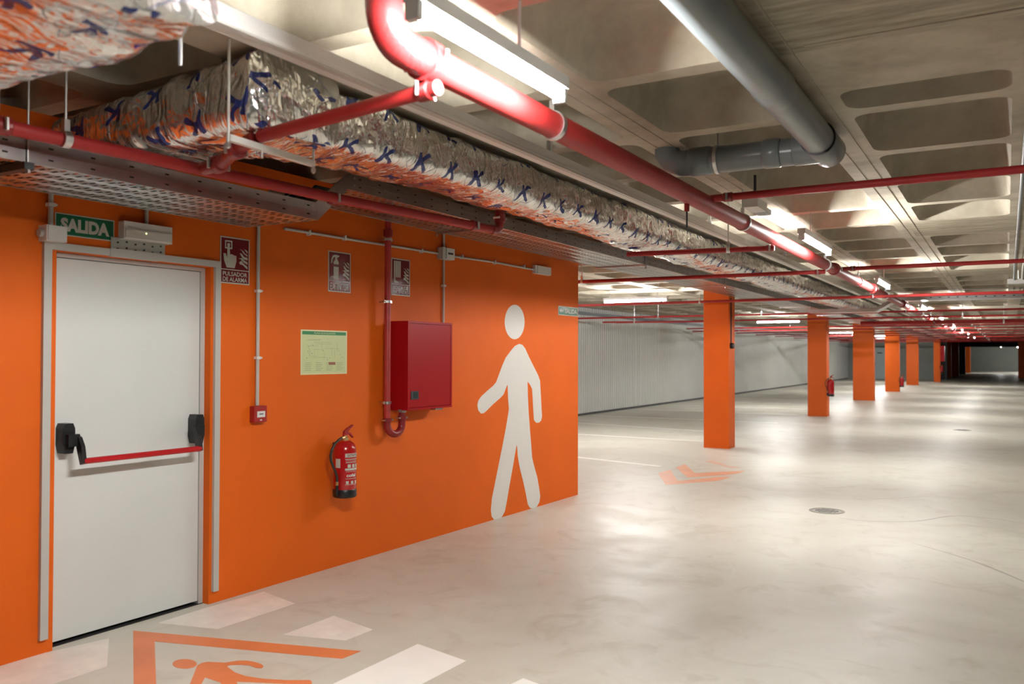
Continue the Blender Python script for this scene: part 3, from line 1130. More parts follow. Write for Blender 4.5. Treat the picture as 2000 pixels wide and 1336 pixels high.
t = thing('pedestrian_marking', 'orange framed walking figure painted on the floor by the door', 'floor marking', (*FL(400, 1300), 0))
part('frame_band', G().prism(fpoly([(260, 1232), (705, 1272), (668, 1287), (302, 1253), (309, 1440), (262, 1440)]), .0001, .0012, axis='Z'), FLOORORG, t, world=True)
BODY = [(360, 530), (380, 480), (400, 430), (412, 400), (430, 390), (455, 384), (530, 388), (590, 379), (630, 379), (665, 386), (692, 396), (700, 404), (692, 412), (668, 411), (640, 400), (600, 397), (555, 399), (540, 404), (575, 430), (620, 446), (700, 458), (800, 464), (900, 463), (909, 470), (909, 482), (800, 480), (583, 470), (600, 540), (545, 540), (512, 474), (446, 452), (430, 480), (415, 530)]
part('body_shape', G().prism(fpoly(BODY, 2.222, 200, 1120), .0001, .0012, axis='Z'), FLOORORG, t, world=True)
part('head_shape', G().prism(fpoly([(357 + 53 * math.cos(a), 393 + 21 * math.sin(a)) for a in [2 * PI * k / 24 for k in range(24)]], 2.222, 200, 1120), .0001, .0012, axis='Z'), FLOORORG, t, world=True)
gm = 'white crossing blocks painted on the floor'
fmark('crossing_block', 'worn white floor block right beside the door reveal', 'floor marking', [fpoly([(308, 1217), (400, 1188), (515, 1156), (576, 1179), (425, 1229)])], FLOORWHITE, gm)
fmark('crossing_block', 'white diamond floor block above the end of the orange frame', 'floor marking', [fpoly([(553, 1240), (652, 1203), (728, 1230), (675, 1251)])], FLOORWHITE, gm)
fmark('crossing_block', 'largest clean white floor block at the bottom of the picture', 'floor marking', [fpoly([(610, 1355), (816, 1258), (910, 1291), (770, 1365)])], FLOORWHITE2, gm)
fmark('crossing_block', 'white floor block cut off by the lower picture edge', 'floor marking', [fpoly([(985, 1343), (1022, 1325), (1070, 1343), (1030, 1370)])], FLOORWHITE2, gm)
fmark('crossing_block', 'worn white floor block at the left below the door', 'floor marking', [fpoly([(-30, 1302), (213, 1247), (209, 1302), (60, 1350), (-60, 1350)])], FLOORWHITE, gm)
t = thing('arrow_marking', 'faded orange chevrons on the floor before the nearest column', 'floor marking', (*FL(1370, 930), 0))
part('chevron', G().prism(fpoly([(375, 328), (430, 313), (462, 362), (640, 345), (700, 345), (640, 362), (410, 380)], 2.273, 1120, 780), .0001, .0012, axis='Z'), FLOORORG2, t, world=True)
part('chevron', G().prism(fpoly([(455, 302), (495, 288), (540, 328), (760, 317), (740, 327), (700, 333), (508, 348)], 2.273, 1120, 780), .0001, .0012, axis='Z'), FLOORORG2, t, world=True)
part('chevron', G().prism(fpoly([(585, 275), (620, 272), (690, 296), (755, 303), (700, 305)], 2.273, 1120, 780), .0001, .0012, axis='Z'), mat('very_faded_orange', (.66, .45, .34), .4), t, world=True, label='almost worn away chevron')
k = 0
for (a, b_, lb) in (((1128, 893), (1290, 911), 'thin white bay line on the floor, nearest to the camera'), ((1129, 848), (1372, 862), 'thin white bay line ending at the nearest column'), ((1129, 826), (1374, 842), 'thin white bay line, third from the camera')):
    p, q = Vector(FL(*a)), Vector(FL(*b_))
    d = (q - p).normalized()
    p = p - d * 4.0
    n = Vector((-d.y, d.x)) * .045
    fmark('bay_line', lb, 'floor marking', [[tuple(p - n), tuple(q - n), tuple(q + n), tuple(p + n)]], FLOORWHITE2, 'white parking bay lines')
for i, y in enumerate((20.3, 23.4, 26.0, 28.6, 31.2, 33.8)):
    g = G(); g.prism([(-9.3, y - .05), (-4.6, y - .05), (-4.6, y + .05), (-9.3, y + .05)], .0001, .0012, axis='Z')
    solo('bay_line', 'thin white bay line %s the second orange column' % ('two before', 'first after', 'second after', 'third after', 'fourth after', 'fifth after')[i], 'floor marking', g, FLOORWHITE2, (-4.6, y, 0), group='far white parking bay lines')

for (c, lb) in (((-1.57, 9.03), 'round metal floor drain in the middle of the corridor'), ((-.82, 20.4), 'distant round floor drain further down the corridor')):
    t = thing('floor_drain', lb, 'drain', (c[0], c[1], 0))
    part('ring', G().lathe([(.17, 0), (.17, .003), (.14, .004), (.14, 0)], (0, 0, 0), 28), mat('drain_ring', (.30, .29, .25), .5, .3), t)
    part('cover', G().lathe([(.137, 0), (.137, .002)], (0, 0, 0), 28), mat('drain_cover', (.42, .41, .36), .45, .3), t)
    g = G()
    for k in range(-3, 4):
        hw = math.sqrt(.115 ** 2 - (k * .032) ** 2) if abs(k * .032) < .115 else .02
        g.box(-hw, hw, k * .032 - .006, k * .032 + .006, .0019, .0026)
    part('slot', g, SLOT, t)
# tyre marks and curved saw joint
def streak(label, pts, wd, m):
    P = [Vector(FL(*p)) for p in pts]
    Q = []
    for i in range(len(P) - 1):
        for k in range(6):
            tt = k / 6
            p0 = P[max(i - 1, 0)]; p1 = P[i]; p2 = P[i + 1]; p3 = P[min(i + 2, len(P) - 1)]
            Q.append(.5 * ((2 * p1) + (p2 - p0) * tt + (2 * p0 - 5 * p1 + 4 * p2 - p3) * tt ** 2 + (3 * p1 - p0 - 3 * p2 + p3) * tt ** 3))
    Q.append(P[-1])
    L_, R_ = [], []
    for i, p in enumerate(Q):
        d = (Q[min(i + 1, len(Q) - 1)] - Q[max(i - 1, 0)]).normalized()
        n = Vector((-d.y, d.x)) * wd * (.35 + .65 * math.sin(PI * i / (len(Q) - 1)))
        L_.append(p + n); R_.append(p - n)
    g = G()
    for i in range(len(Q) - 1):
        v = [g.bm.verts.new((a.x, a.y, .0008)) for a in (L_[i], R_[i], R_[i + 1], L_[i + 1])]
        g.bm.faces.new(v)
    bmesh.ops.remove_doubles(g.bm, verts=g.bm.verts, dist=.0002)
    return solo('tyre_mark', label, 'floor mark', g, m, (P[0].x, P[0].y, 0))


TM = mat('tyre_mark_stain', (.40, .385, .335), .35, var=.08, vscale=3)
streak('thin dark curved tyre mark right of the floor drain', [(1640, 1012), (1700, 1018), (1790, 1018), (1860, 1008), (1930, 1012), (2010, 1024)], .016, TM)
streak('faint tyre mark curving through the right foreground', [(1780, 1060), (1850, 1080), (1920, 1103), (2010, 1140)], .012, TM)
streak('thin dark crack line crossing behind the floor drain', [(1500, 962), (1560, 970), (1700, 975), (1850, 970), (2010, 990)], .008, TM)


# ------------------------------------------------------------------ CABLE TRAY
XR, XL = -3.45, -4.02
Z1, Z2 = 2.33, 2.555
TH = .10
YB = 3.72        # step of the tray
tr = thing('cable_tray', 'galvanised perforated cable tray along the top of the orange wall', 'cable tray', (XR, 0, Z1))


def tray_base(x0, x1, y0, y1, z, pitch=.055, nx=9):
    """corrugated perforated sheet with real slots"""
    g = G()
    xs = [x0]
    wdt = (x1 - x0) / nx
    for i in range(nx):
        a = x0 + wdt * i
        xs += [a + wdt * .18, a + wdt * .82]
    xs.append(x1)
    n = int((y1 - y0) / pitch)
    ys = [y0]
    for j in range(n):
        ys += [y0 + (j + .35) * pitch, y0 + (j + .62) * pitch]
    ys.append(y1)
    V = {}
    for i, x in enumerate(xs):
        for j, yy in enumerate(ys):
            zz = z + (.004 if (i - 1) // 2 % 2 else 0)
            V[i, j] = g.bm.verts.new((x, yy, zz))
    for i in range(len(xs) - 1):
        for j in range(len(ys) - 1):
            slot = (i % 2 == 1) and (j % 2 == 1)
            if slot:
                continue
            g.bm.faces.new((V[i, j], V[i, j + 1], V[i + 1, j + 1], V[i + 1, j]))
    return g


part('base_sheet', tray_base(XL, XR, .3, YB, Z1), GALV, tr, world=True)


def rail(name, x, y0, y1, z, sgn, slots=True, parent=tr, m=GALV):
    g = G()
    g.box(x - .0015, x + .0015, y0, y1, z, z + TH)
    g.box(x - .014 if sgn > 0 else x, x if sgn > 0 else x + .014, y0, y1, z + TH - .002, z + TH)
    g.box(x + sgn * .0015, x + sgn * .0035, y0, y1, z + TH * .50, z + TH * .53)
    o = part(name, g, m, parent, world=True)
    if slots:
        yy = y0 + .1
        n_ = 0
        while yy < min(y1 - .05, 15) and n_ < 60:
            for zz in (.027, .075):
                part('slot', G().box(x + sgn * .0015, x + sgn * .0022, yy, yy + .022, z + zz - .0035, z + zz + .0035), SLOT, o, world=True)
            yy += .19
            n_ += 1
    return o


rail('side_rail', XR, .3, YB, Z1, 1)
rail('side_rail', XL, .3, YB, Z1, -1, False)
# sloping step
g = G()
YS = YB + .26
g.prism([(YB, Z1), (YS, Z2), (YS, Z2 + TH), (YB - .02, Z1 + TH)], XR - .0015, XR + .003, axis='X')
g.prism([(YB, Z1), (YS, Z2), (YS, Z2 + TH), (YB - .02, Z1 + TH)], XL - .003, XL + .0015, axis='X')
g.prism([(YB, Z1), (YS, Z2), (YS, Z2 + .002), (YB, Z1 + .002)], XL, XR, axis='X')
part('step_section', g, GALV, tr, world=True)
for (yy, zz) in ((YB - .05, Z1 + .03), (YB - .05, Z1 + .075), (YS + .06, Z2 + .03), (YS + .06, Z2 + .075), (YS + .35, Z2 + .05)):
    part('bolt', G().tube([(XR, yy, zz), (XR + .008, yy, zz)], .006, 8), ZINC, tr, world=True)
part('base_sheet', tray_base(XL, XR, YS, 17.0, Z2, .07), GALV, tr, world=True)
rail('side_rail', XR, YS, 60, Z2, 1, True)
rail('side_rail', XL, YS, 60, Z2, -1, False)
part('base_sheet', G().box(XL, XR, 17.0, 60, Z2, Z2 + .002), GALV, tr, world=True)
# cross bars and rods
for i, (yy, zz) in enumerate([(2.02, Z1), (5.75, Z2), (8.9, Z2), (12, Z2), (15, Z2), (18, Z2), (22, Z2), (27, Z2), (33, Z2)]):
    b_ = part('support_bar', G().box(XL - .03, XR + .02, yy - (.02 if i == 0 else .011), yy + (.02 if i == 0 else .011), zz - (.03 if i == 0 else .014), zz - .001), DARKST if i == 0 else ZINC, tr, world=True)
    for x in (XR + .008, XL - .012):
        part('threaded_rod', G().tube([(x, yy, zz - .035), (x, yy, ZC)], .005, 8), ZINC, b_, world=True, smooth=True)
    part('rod_nut', G().tube([(XR + .008, yy, zz - .045), (XR + .008, yy, zz - .030)], .011, 6), ZINC, b_, world=True)
g = G()
for i, x in enumerate((-3.95, -3.88, -3.80, -3.74)):
    pts = [(x + .012 * math.sin(yy * 1.3 + i), yy, (Z1 if yy < YB else Z1 + (Z2 - Z1) * min(1, (yy - YB) / .26)) + .022 + .008 * i) for yy in [.4 + .3 * k for k in range(60)]]
    g.tube(pts, .011, 6)
part('cable_bundle', g, BLACK, tr, world=True, smooth=True)

# cross tray farther down the corridor
t = thing('cable_tray', 'silver perforated tray crossing the corridor ceiling far ahead', 'cable tray', (-3.3, 17.9, 2.42))
g = G()
YT, ZT, ZL = 17.9, 2.615, 2.42
g.box(-1.85, 7.4, YT, YT + .003, ZT, ZT + .085).box(-1.85, 7.4, YT + .003, YT + .45, ZT, ZT + .003).box(-1.85, 7.4, YT + .45, YT + .453, ZT, ZT + .085)
g.prism([(-1.85, ZT), (-1.85, ZT + .085), (-2.2, ZL + .07), (-2.2, ZL)], YT, YT + .003)
g.prism([(-1.85, ZT), (-1.85, ZT + .003), (-2.2, ZL + .003), (-2.2, ZL)], YT + .003, YT + .45)
g.box(-3.45, -2.2, YT, YT + .003, ZL, ZL + .07).box(-3.45, -2.2, YT + .003, YT + .45, ZL, ZL + .003)
part('tray_sheet', g, GALV, t, world=True)
g = G()
for k in range(58):
    x = -1.25 + k * .15
    if x < 7.3:
        g.box(x, x + .035, YT - .002, YT, ZT + .035, ZT + .05)
part('slot_row', g, SLOT, t, world=True, kind='stuff')


# ------------------------------------------------------------------ RED PIPES
def coupling(parent, c, axis, r, n=16, bolts=True):
    c = Vector(c)
    ax = Vector(axis).normalized()
    g = G().tube([c - ax * .032, c - ax * .026, c + ax * .026, c + ax * .032], [r * 1.05, r * 1.28, r * 1.28, r * 1.05], n)
    o = part('coupling', g, REDD, parent, world=True, smooth=True)
    if bolts:
        up = Vector((0, 0, 1)) if abs(ax.z) < .9 else Vector((1, 0, 0))
        sd = ax.cross(up).normalized()
        for s_ in (-1, 1):
            b_ = c + sd * s_ * r * 1.5
            part('bolt', G().tube([b_ - up * .024, b_ + up * .024], .008, 6), ZINC, o, world=True)
    return o


def clamp(parent, c, axis, r, top=ZC + .24, m=ZINC):
    c = Vector(c)
    ax = Vector(axis).normalized()
    g = G()
    g.tube([c - ax * .015, c + ax * .015], r * 1.1 + .002, 18)
    g.box(c.x - .012, c.x + .012, c.y - .012, c.y + .012, c.z + r, c.z + r + .05)
    g.tube([(c.x, c.y, c.z + r + .03), (c.x, c.y, top)], .0055, 8)
    return part('hanger', g, m, parent, world=True, smooth=True)


# main line
mx0, mz = -1.70, 2.55
MR = .057
mp_ = thing('main_sprinkler_pipe', 'thick red sprinkler main running down the corridor ceiling', 'pipe', (mx0, 2.1, mz))
ye = 2.13
el = [(mx0, ye, ZC + .15), (mx0, ye, mz + .12)] + [(mx0, ye + .11 - .11 * math.cos(a), mz + .11 - .11 * math.sin(a)) for a in [PI / 2 * k / 8 for k in range(9)]]
part('riser_elbow', G().tube(el + [(mx0, ye + .2, mz)], MR * 1.08, 24), REDD, mp_, world=True, smooth=True)
part('pipe', G().tube([(mx0, ye + .18, mz), (mx0 - .02, 12, mz), (mx0 - .06, 30, mz), (mx0 - .1, 61, mz)], MR, 28), RED, mp_, world=True, smooth=True)
for yy in (2.36, 10.35, 13.6, 17.8, 24, 30, 36, 42, 48):
    coupling(mp_, (mx0 - .001 * yy, yy, mz), (0, 1, 0), MR)
for yy in (3.3, 6.4, 9.8, 12.2, 15.2, 18.8, 22, 25, 28, 31, 34):
    clamp(mp_, (mx0 - .001 * yy, yy, mz), (0, 1, 0), MR)
part('test_stub', G().tube([(mx0 - .02, 5.15, mz - .05), (mx0 - .02, 5.15, mz - .10)], .016, 10), RED, mp_, world=True, smooth=True)
part('strap_rod', G().tube([(mx0 - .02, 5.15, mz - .10), (mx0 - .02, 5.15, mz - .20)], .006, 8), DARKST, mp_, world=True)


def head(parent, p, down=False):
    s_ = -1 if down else 1
    g = G().tube([p, (p[0], p[1], p[2] + s_ * .05), (p[0], p[1], p[2] + s_ * .055), (p[0], p[1], p[2] + s_ * .075)], [.014, .014, .008, .016], 8)
    part('sprinkler_head', g, ZINC if not down else REDD, parent, world=True, smooth=True)


def branch(label, p, q, r=.024, coup=(), hang=(), heads=(), n=14):
    p, q = Vector(p), Vector(q)
    t = thing('sprinkler_branch_pipe', label, 'pipe', tuple(p), 0, 'red sprinkler branches off the main')
    part('pipe', G().tube([p, q], r, n), RED, t, world=True, smooth=True)
    d = (q - p)
    for f in coup:
        coupling(t, p + d * f, d, r, 12)
    for f in hang:
        c = p + d * f
        clamp(t, c, d, r)
    for f in heads:
        c = p + d * f
        head(t, (c.x, c.y, c.z + r * .6))
    return t


YR = lambda y: y
branch('thick short red branch crossing right under the foil duct near the lamp', (-1.66, 2.37, 2.455), (-2.66, 2.53, 2.452), .027, (.06,))
branch('red branch pipe nearest the camera on the right, running to the edge', (mx0 + .02, 5.50, 2.58), (7.5, 5.42, 2.60), .024, (.013,), (.2, .4), (.3,))
branch('short red branch pipe below the foil duct before the second lamp', (mx0 + .02, 7.3, 2.455), (-2.93, 7.12, 2.455), .022, (.03,), (.3,), ())
branch('red branch pipe passing just right of the orange wall corner', (mx0 + .02, 9.62, 2.455), (-9.3, 9.30, 2.455), .022, (.01,), (.37, .65), (.42, .75))
branch('second red branch on the right side, crossing to the right edge', (mx0 + .02, 10.7, 2.58), (7.5, 10.9, 2.60), .024, (.013,), (.25,), (.4,))
branch('thin red branch crossing the top of the nearest orange column', (7.5, 13.85, 2.45), (-9.3, 13.95, 2.45), .022, (.55,), (.4, .71, .85), (.3, .75))
branch('thin red branch crossing just before the second orange column', (7.5, 18.8, 2.45), (-9.3, 18.75, 2.45), .022, (.55,), (.4, .72, .86), (.3, .75))
branch('thick red branch near the third lamp, low across the corridor', (7.5, 24.0, 2.41), (-3.3, 23.9, 2.41), .055, (.84,), (.4, .7))
for i, yy in enumerate((21.6, 27.5, 30.5, 33.5, 36.5, 40.0, 44.0, 48.5, 53.0, 57.5)):
    branch('thin red branch pipe crossing the far corridor ceiling, %s the thick branch' % ['just before', 'first after', 'second after', 'third after', 'fourth after', 'fifth after', 'sixth after', 'seventh after', 'eighth after', 'ninth after'][i],
           (7.5, yy, 2.45), (-9.2, yy, 2.45), .022, (), (.5,), (.8,), 8)
branch('short bright red pipe in the left bay beside the nearest column', (-8.6, 19.35, 2.37), (-6.1, 20.0, 2.37), .022, (.98,), (.3,), ())
branch('short dull red pipe deeper in the left bay left of the second column', (-9.0, 27.5, 2.36), (-5.2, 27.7, 2.36), .022, (), (.4,), ())

# pipe above the tray
zp = 2.42
P0, P1 = FL(-160, 211, zp), FL(960, 448, zp)
wpz = thing('wall_sprinkler_pipe', 'bright red pipe running in front of the cable tray above the door', 'pipe', (P0[0], P0[1], zp))
pm = FL(668, 390, zp)
part('pipe', G().tube([(*P0, zp), (*pm, zp), (*P1, zp)], .0285, 20), RED, wpz, world=True, smooth=True)
dirp = Vector((P1[0] - P0[0], P1[1] - P0[1], 0)).normalized()
for q in ((3, 245), (652, 388), (925, 441)):
    a = FL(*q, zp)
    coupling(wpz, (a[0], a[1], zp), dirp, .0285, 14)
a = FL(128, 272, zp)
clamp(wpz, (a[0], a[1], zp), dirp, .030)
# elbow up at its far end and short riser
e = Vector((*P1, zp))
ee = [e, e + dirp * .05, e + dirp * .085 + Vector((0, 0, .02)), e + dirp * .10 + Vector((0, 0, .06)), e + dirp * .10 + Vector((0, 0, .24))]
part('end_elbow', G().tube(ee, .032, 14), REDD, wpz, world=True, smooth=True)
c = e + dirp * .10 + Vector((0, 0, .09))
coupling(wpz, c, (0, 0, 1), .030, 12)
# dark red fitting linking the near branch to that pipe
t = thing('pipe_fitting', 'dark red elbow fitting with bolts between branch and wall pipe', 'pipe fitting', (-2.95, 2.6, 2.40))
part('elbow', G().tube([(-2.69, 2.535, 2.45), (-2.80, 2.56, 2.445), (-2.92, 2.60, 2.42), (-3.05, 2.66, 2.405), (-3.20, 2.70, 2.41)], .032, 14), REDD, t, world=True, smooth=True)
for x, y_ in ((-2.86, 2.58), (-3.06, 2.66)):
    coupling(t, (x, y_, 2.43 if x > -3 else 2.405), (-1, .25, 0), .032, 12)

# white strut bracket with rods
A = Vector((*FL(446, 275, 2.395), 2.395)); B = Vector((*FL(612, 326, 2.395), 2.395))
t = thing('strut_bracket', 'white strut bracket hung on two rods below the foil duct', 'bracket', tuple(A))
dB = (B - A)
nrm = Vector((-dB.y, dB.x, 0)).normalized() * .012
g = G()
v0 = [A - nrm, A + nrm, B + nrm, B - nrm]
lo = [g.bm.verts.new(v) for v in v0]
hi = [g.bm.verts.new(v + Vector((0, 0, .026))) for v in v0]
g.bm.faces.new(lo); g.bm.faces.new(list(reversed(hi)))
for i in range(4):
    j = (i + 1) % 4
    g.bm.faces.new((lo[j], lo[i], hi[i], hi[j]))
part('strut', g, PVCB, t, world=True)
for q in (A, B):
    part('rod', G().tube([q + Vector((0, 0, -.03)), q + Vector((0, 0, ZC - 2.395 if q is A else .10))], .0055, 8), PVCB, t, world=True, smooth=True)
    part('nut', G().tube([q + Vector((0, 0, -.025)), q + Vector((0, 0, -.006))], .011, 6), ZINC, t, world=True)
mdl = A + dB * .36
part('pipe_bolt', G().tube([mdl + Vector((0, 0, -.03)), mdl + Vector((0, 0, .06))], .007, 8), ZINC, t, world=True)

# ------------------------------------------------------------------ GREY DRAIN PIPE
DR, DZ = .082, 2.705
dx = -.862
t = thing('drain_pipe', 'thick dark grey plastic drain pipe with a cross branch on the ceiling', 'pipe', (dx, 4.9, DZ))
part('pipe', G().tube([(dx, -3.5, DZ), (dx, 4.83, DZ)], DR, 32), GREYPVC, t, world=True, smooth=True)
part('socket', G().tube([(dx, 3.62, DZ), (dx, 3.66, DZ), (dx, 3.78, DZ), (dx, 3.82, DZ)], [DR, DR * 1.05, DR * 1.05, DR], 32), GREYPVC, t, world=True, smooth=True)
part('cross_pipe', G().tube([(dx, 4.97, DZ), (-1.52, 4.95, DZ), (-1.68, 4.95, DZ), (-1.74, 4.95, DZ + .02), (-1.775, 4.95, DZ + .07), (-1.78, 4.95, DZ + .2)], [DR * .95] * 5 + [DR * .92], 28), GREYPVC, t, world=True, smooth=True)
part('tee', G().tube([(dx, 4.74, DZ), (dx, 4.75, DZ), (dx, 5.06, DZ), (dx, 5.10, DZ), (dx, 5.11, DZ)], [DR, DR * 1.1, DR * 1.1, DR * .9, DR * .5], 32), GREYPVC, t, world=True, smooth=True)
part('tee_neck', G().tube([(dx, 4.93, DZ), (dx - .16, 4.95, DZ), (dx - .17, 4.95, DZ)], [DR * 1.06, DR * 1.06, DR * .96], 28), GREYPVC, t, world=True, smooth=True)
part('seal_ring', G().tube([(dx, 4.725, DZ), (dx, 4.74, DZ)], DR * 1.12, 32), BLACK, t, world=True, smooth=True)
part('socket', G().tube([(-1.10, 4.95, DZ), (-1.11, 4.95, DZ), (-1.19, 4.95, DZ), (-1.20, 4.95, DZ)], [DR * .95, DR * 1.03, DR * 1.03, DR * .95], 28), GREYPVC, t, world=True, smooth=True)
part('socket', G().tube([(-1.50, 4.95, DZ), (-1.51, 4.95, DZ), (-1.62, 4.95, DZ), (-1.63, 4.95, DZ)], [DR * .95, DR * 1.03, DR * 1.03, DR * .95], 28), GREYPVC, t, world=True, smooth=True)
g = G().tube([(-1.455, 4.95, DZ), (-1.475, 4.95, DZ)], DR * 1.05, 28)
g.tube([(-1.465, 4.95, DZ + DR), (-1.465, 4.95, ZC + .2)], .004, 8)
part('clamp', g, ZINC, t, world=True, smooth=True)

# ------------------------------------------------------------------ PALE LIGHTING TRUNKING
t = thing('ceiling_trunking', 'long pale grey trunking between the foil duct and the red main', 'trunking', (-2.27, .4, 2.70))
X0 = -2.30
g = G()
g.prism([(X0 - .045, 2.66), (X0 + .045, 2.66), (X0 + .045, 2.675), (X0 + .038, 2.68), (X0 + .038, 2.725), (X0 - .038, 2.725), (X0 - .038, 2.68), (X0 - .045, 2.675)], .3, 60)
g.bm.verts.ensure_lookup_table()
part('channel', g, PVCB, t, world=True)
part('cover_lip', G().box(X0 + .012, X0 + .046, .3, 60, 2.653, 2.661), PVCW, t, world=True)
for yy in (1.3, 4.4, 7.5, 10.5):
    part('fixing', G().box(X0 - .012, X0 + .012, yy, yy + .03, 2.725, ZC), ZINC, t, world=True)

# two grey conduits on the ceiling at the right
for x, lb in ((.10, 'left of two grey conduits running along the ceiling at the right edge'), (.20, 'right of two grey conduits running along the ceiling at the right edge')):
    g = G().tube([(x, 3.4, 2.775), (x, 13.6, 2.775), (x, 13.9, 2.74), (x, 14.25, 2.66)], .014, 10)
    solo('ceiling_conduit', lb, 'conduit', g, GREYPVC if x < .15 else PVCW, (x, 3.4, 2.775), smooth=True)
t = thing('junction_box', 'grey box under the ceiling conduits at the right edge', 'junction box', (.15, 14.35, 2.60))
part('box_body', G().box(-.14, .14, -.1, .1, 0, .07), PVCW, t, bevel=.004)
part('hanger', G().tube([(0, 0, .07), (0, 0, .20)], .006, 8), ZINC, t)
# small ceiling box near second lamp
t = thing('ceiling_sensor', 'small white ceiling box just before the second lamp', 'sensor', (-1.50, 5.95, 2.56))
part('box_body', G().box(-.05, .05, -.13, .13, .0, .06), PVCB, t, bevel=.005)
part('stem', G().tube([(0, 0, .06), (0, 0, .24)], .010, 8), DARKST, t)
part('dark_lens', G().box(-.045, .045, .14, .28, .0, .035), GREYPVC, t, bevel=.004)


# ------------------------------------------------------------------ FOIL DUCTS
def duct_ring(x0, x1, z0, z1, r, n=14):
    """rounded rectangle with evenly spread vertices in the section plane (a = across, z = up)"""
    pts = []
    segs = [((x1, z0 + r), (x1, z1 - r)), None, ((x1 - r, z1), (x0 + r, z1)), None, ((x0, z1 - r), (x0, z0 + r)), None, ((x0 + r, z0), (x1 - r, z0)), None]
    cen = [(x1 - r, z1 - r, 0), (x0 + r, z1 - r, 90), (x0 + r, z0 + r, 180), (x1 - r, z0 + r, 270)]
    c = 0
    for s_ in segs:
        if s_:
            for k in range(n):
                f = k / n
                pts.append((s_[0][0] + (s_[1][0] - s_[0][0]) * f, s_[0][1] + (s_[1][1] - s_[0][1]) * f))
        else:
            cx, cz, a0 = cen[c]
            c += 1
            for k in range(4):
                a = math.radians(a0 + 90 * k / 4)
                pts.append((cx + r * math.cos(a), cz + r * math.sin(a)))
    k0 = 3 * n + 12
    return pts[k0:] + pts[:k0]


def foil_duct(stations, section, place, uoff=0.0, amp=.014, sag=.03):
    """stations: list of t; section(t) -> (x0,x1,z0,z1,r); place(a,z,t) -> world point"""
    rows, U, Vv = [], [], []
    for t_ in stations:
        x0, x1, z0, z1, r = section(t_)
        ring = duct_ring(x0, x1, z0, z1, r)
        cx, cz = (x0 + x1) / 2, (z0 + z1) / 2
        row = []
        ulen = 0
        vs = []
        prev = ring[0]
        for (a, z) in ring:
            ulen += math.hypot(a - prev[0], z - prev[1])
            prev = (a, z)
            vs.append(ulen)
            n1 = noise.noise(Vector((t_ * 2.2, a * 3, z * 3 + 7)))
            n2 = noise.noise(Vector((t_ * 9.0 + a * 5 + 1.5 * noise.noise(Vector((t_ * 3, z * 9, 1))), z * 4.0 + uoff, a * 4.0)))
            n3 = abs(noise.noise(Vector((t_ * 16 + z * 9, a * 6 + uoff, z * 7)))) 
            bottom = max(0, (cz - z) / (cz - z0))
            n4 = abs(noise.noise(Vector((t_ * 30 + z * 14, a * 12, z * 11 + uoff))))
            d = amp * (1.3 * n1 + .9 * n2 + 1.0 * n3 - .6 * n4)
            dx_, dz_ = (a - cx), (z - cz)
            # normal direction approximated by the dominant side
            wx = abs(dx_) / (x1 - x0) * 2
            wz = abs(dz_) / (z1 - z0) * 2
            nx = math.copysign(wx ** 6, dx_)
            nz_ = math.copysign(wz ** 6, dz_)
            l = math.hypot(nx, nz_) or 1
            a2 = a + nx / l * d
            z2 = z + nz_ / l * d
            seam = abs((t_ + .3) % 1.2 - .6)
            if seam < .03:
                a2 -= nx / l * .008
                z2 -= nz_ / l * .008
            z2 -= sag * bottom * (1 - min(1, abs(dx_) / ((x1 - x0) / 2)) ** 2) * (.7 + .6 * noise.noise(Vector((t_ * 1.1, 3, 3))))
            row.append(place(a2, z2, t_))
        rows.append(row)
        Vv.append(vs)
    n = len(rows[0])
    verts = [p for r_ in rows for p in r_]
    faces, uvs = [], []
    for i in range(len(rows) - 1):
        for j in range(n):
            k = (j + 1) % n
            faces.append((i * n + j, i * n + k, (i + 1) * n + k, (i + 1) * n + j))
            vk = Vv[i][k] if k else Vv[i][-1] + .02
            vk2 = Vv[i + 1][k] if k else Vv[i + 1][-1] + .02
            uvs += [(stations[i] + uoff, Vv[i][j]), (stations[i] + uoff, vk), (stations[i + 1] + uoff, vk2), (stations[i + 1] + uoff, Vv[i + 1][j])]
    faces.append(tuple(range(n - 1, -1, -1)))
    faces.append(tuple(range((len(rows) - 1) * n, len(rows) * n)))
    uvs += [(v[1] * .7, v[2]) for v in [verts[i] for i in range(n - 1, -1, -1)]]
    uvs += [(verts[i][0] * .7, verts[i][2]) for i in range((len(rows) - 1) * n, len(rows) * n)]
    me = bpy.data.meshes.new('foil')
    me.from_pydata(verts, [], faces)
    ul = me.uv_layers.new(name='UVMap')
    ul.data.foreach_set('uv', [c for uv in uvs for c in uv])
    me.materials.append(FOIL)
    me.shade_smooth()
    return me


def stations(segs):
    out = []
    for a, b_, st in segs:
        n = int(round((b_ - a) / st))
        out += [a + (b_ - a) * k / n for k in range(n)]
    out.append(segs[-1][1])
    return out


td = thing('foil_duct', 'silver foil wrapped air duct running down the corridor ceiling', 'duct', (-2.85, 2.4, 2.6))


def sec_main(t_):
    k = max(0, min(1, (t_ - 2.6) / 1.2))
    z0 = 2.475 + .055 * k
    x0 = -3.04
    return (x0 - .02 * math.sin(t_ * .9), -2.62, z0 + .008, 2.765, .055)


me = foil_duct(stations([(2.52, 8, .024), (8, 14, .05), (14, 30, .15), (30, 60, .6)]), sec_main, lambda a, z, t_: (a, t_, z), 0, .015, .035)
part('main_run', me, FOIL, td, world=True)


def sec_br(t_):      # t_ = distance from the corner to the left
    k = t_ / 1.5
    return (2.43, 2.95, 2.485 - .0 * k, 2.775 - .13 * k, .06)


me = foil_duct(stations([(-.085, 1.25, .024)]), sec_br, lambda a, z, t_: (-2.70 - t_, a, z), 3.1, .016, .02)
part('side_run', me, FOIL, td, world=True)
t2 = thing('foil_duct', 'crumpled foil wrapped duct close overhead in the upper left corner', 'duct', (-2.9, 1.1, 2.4))


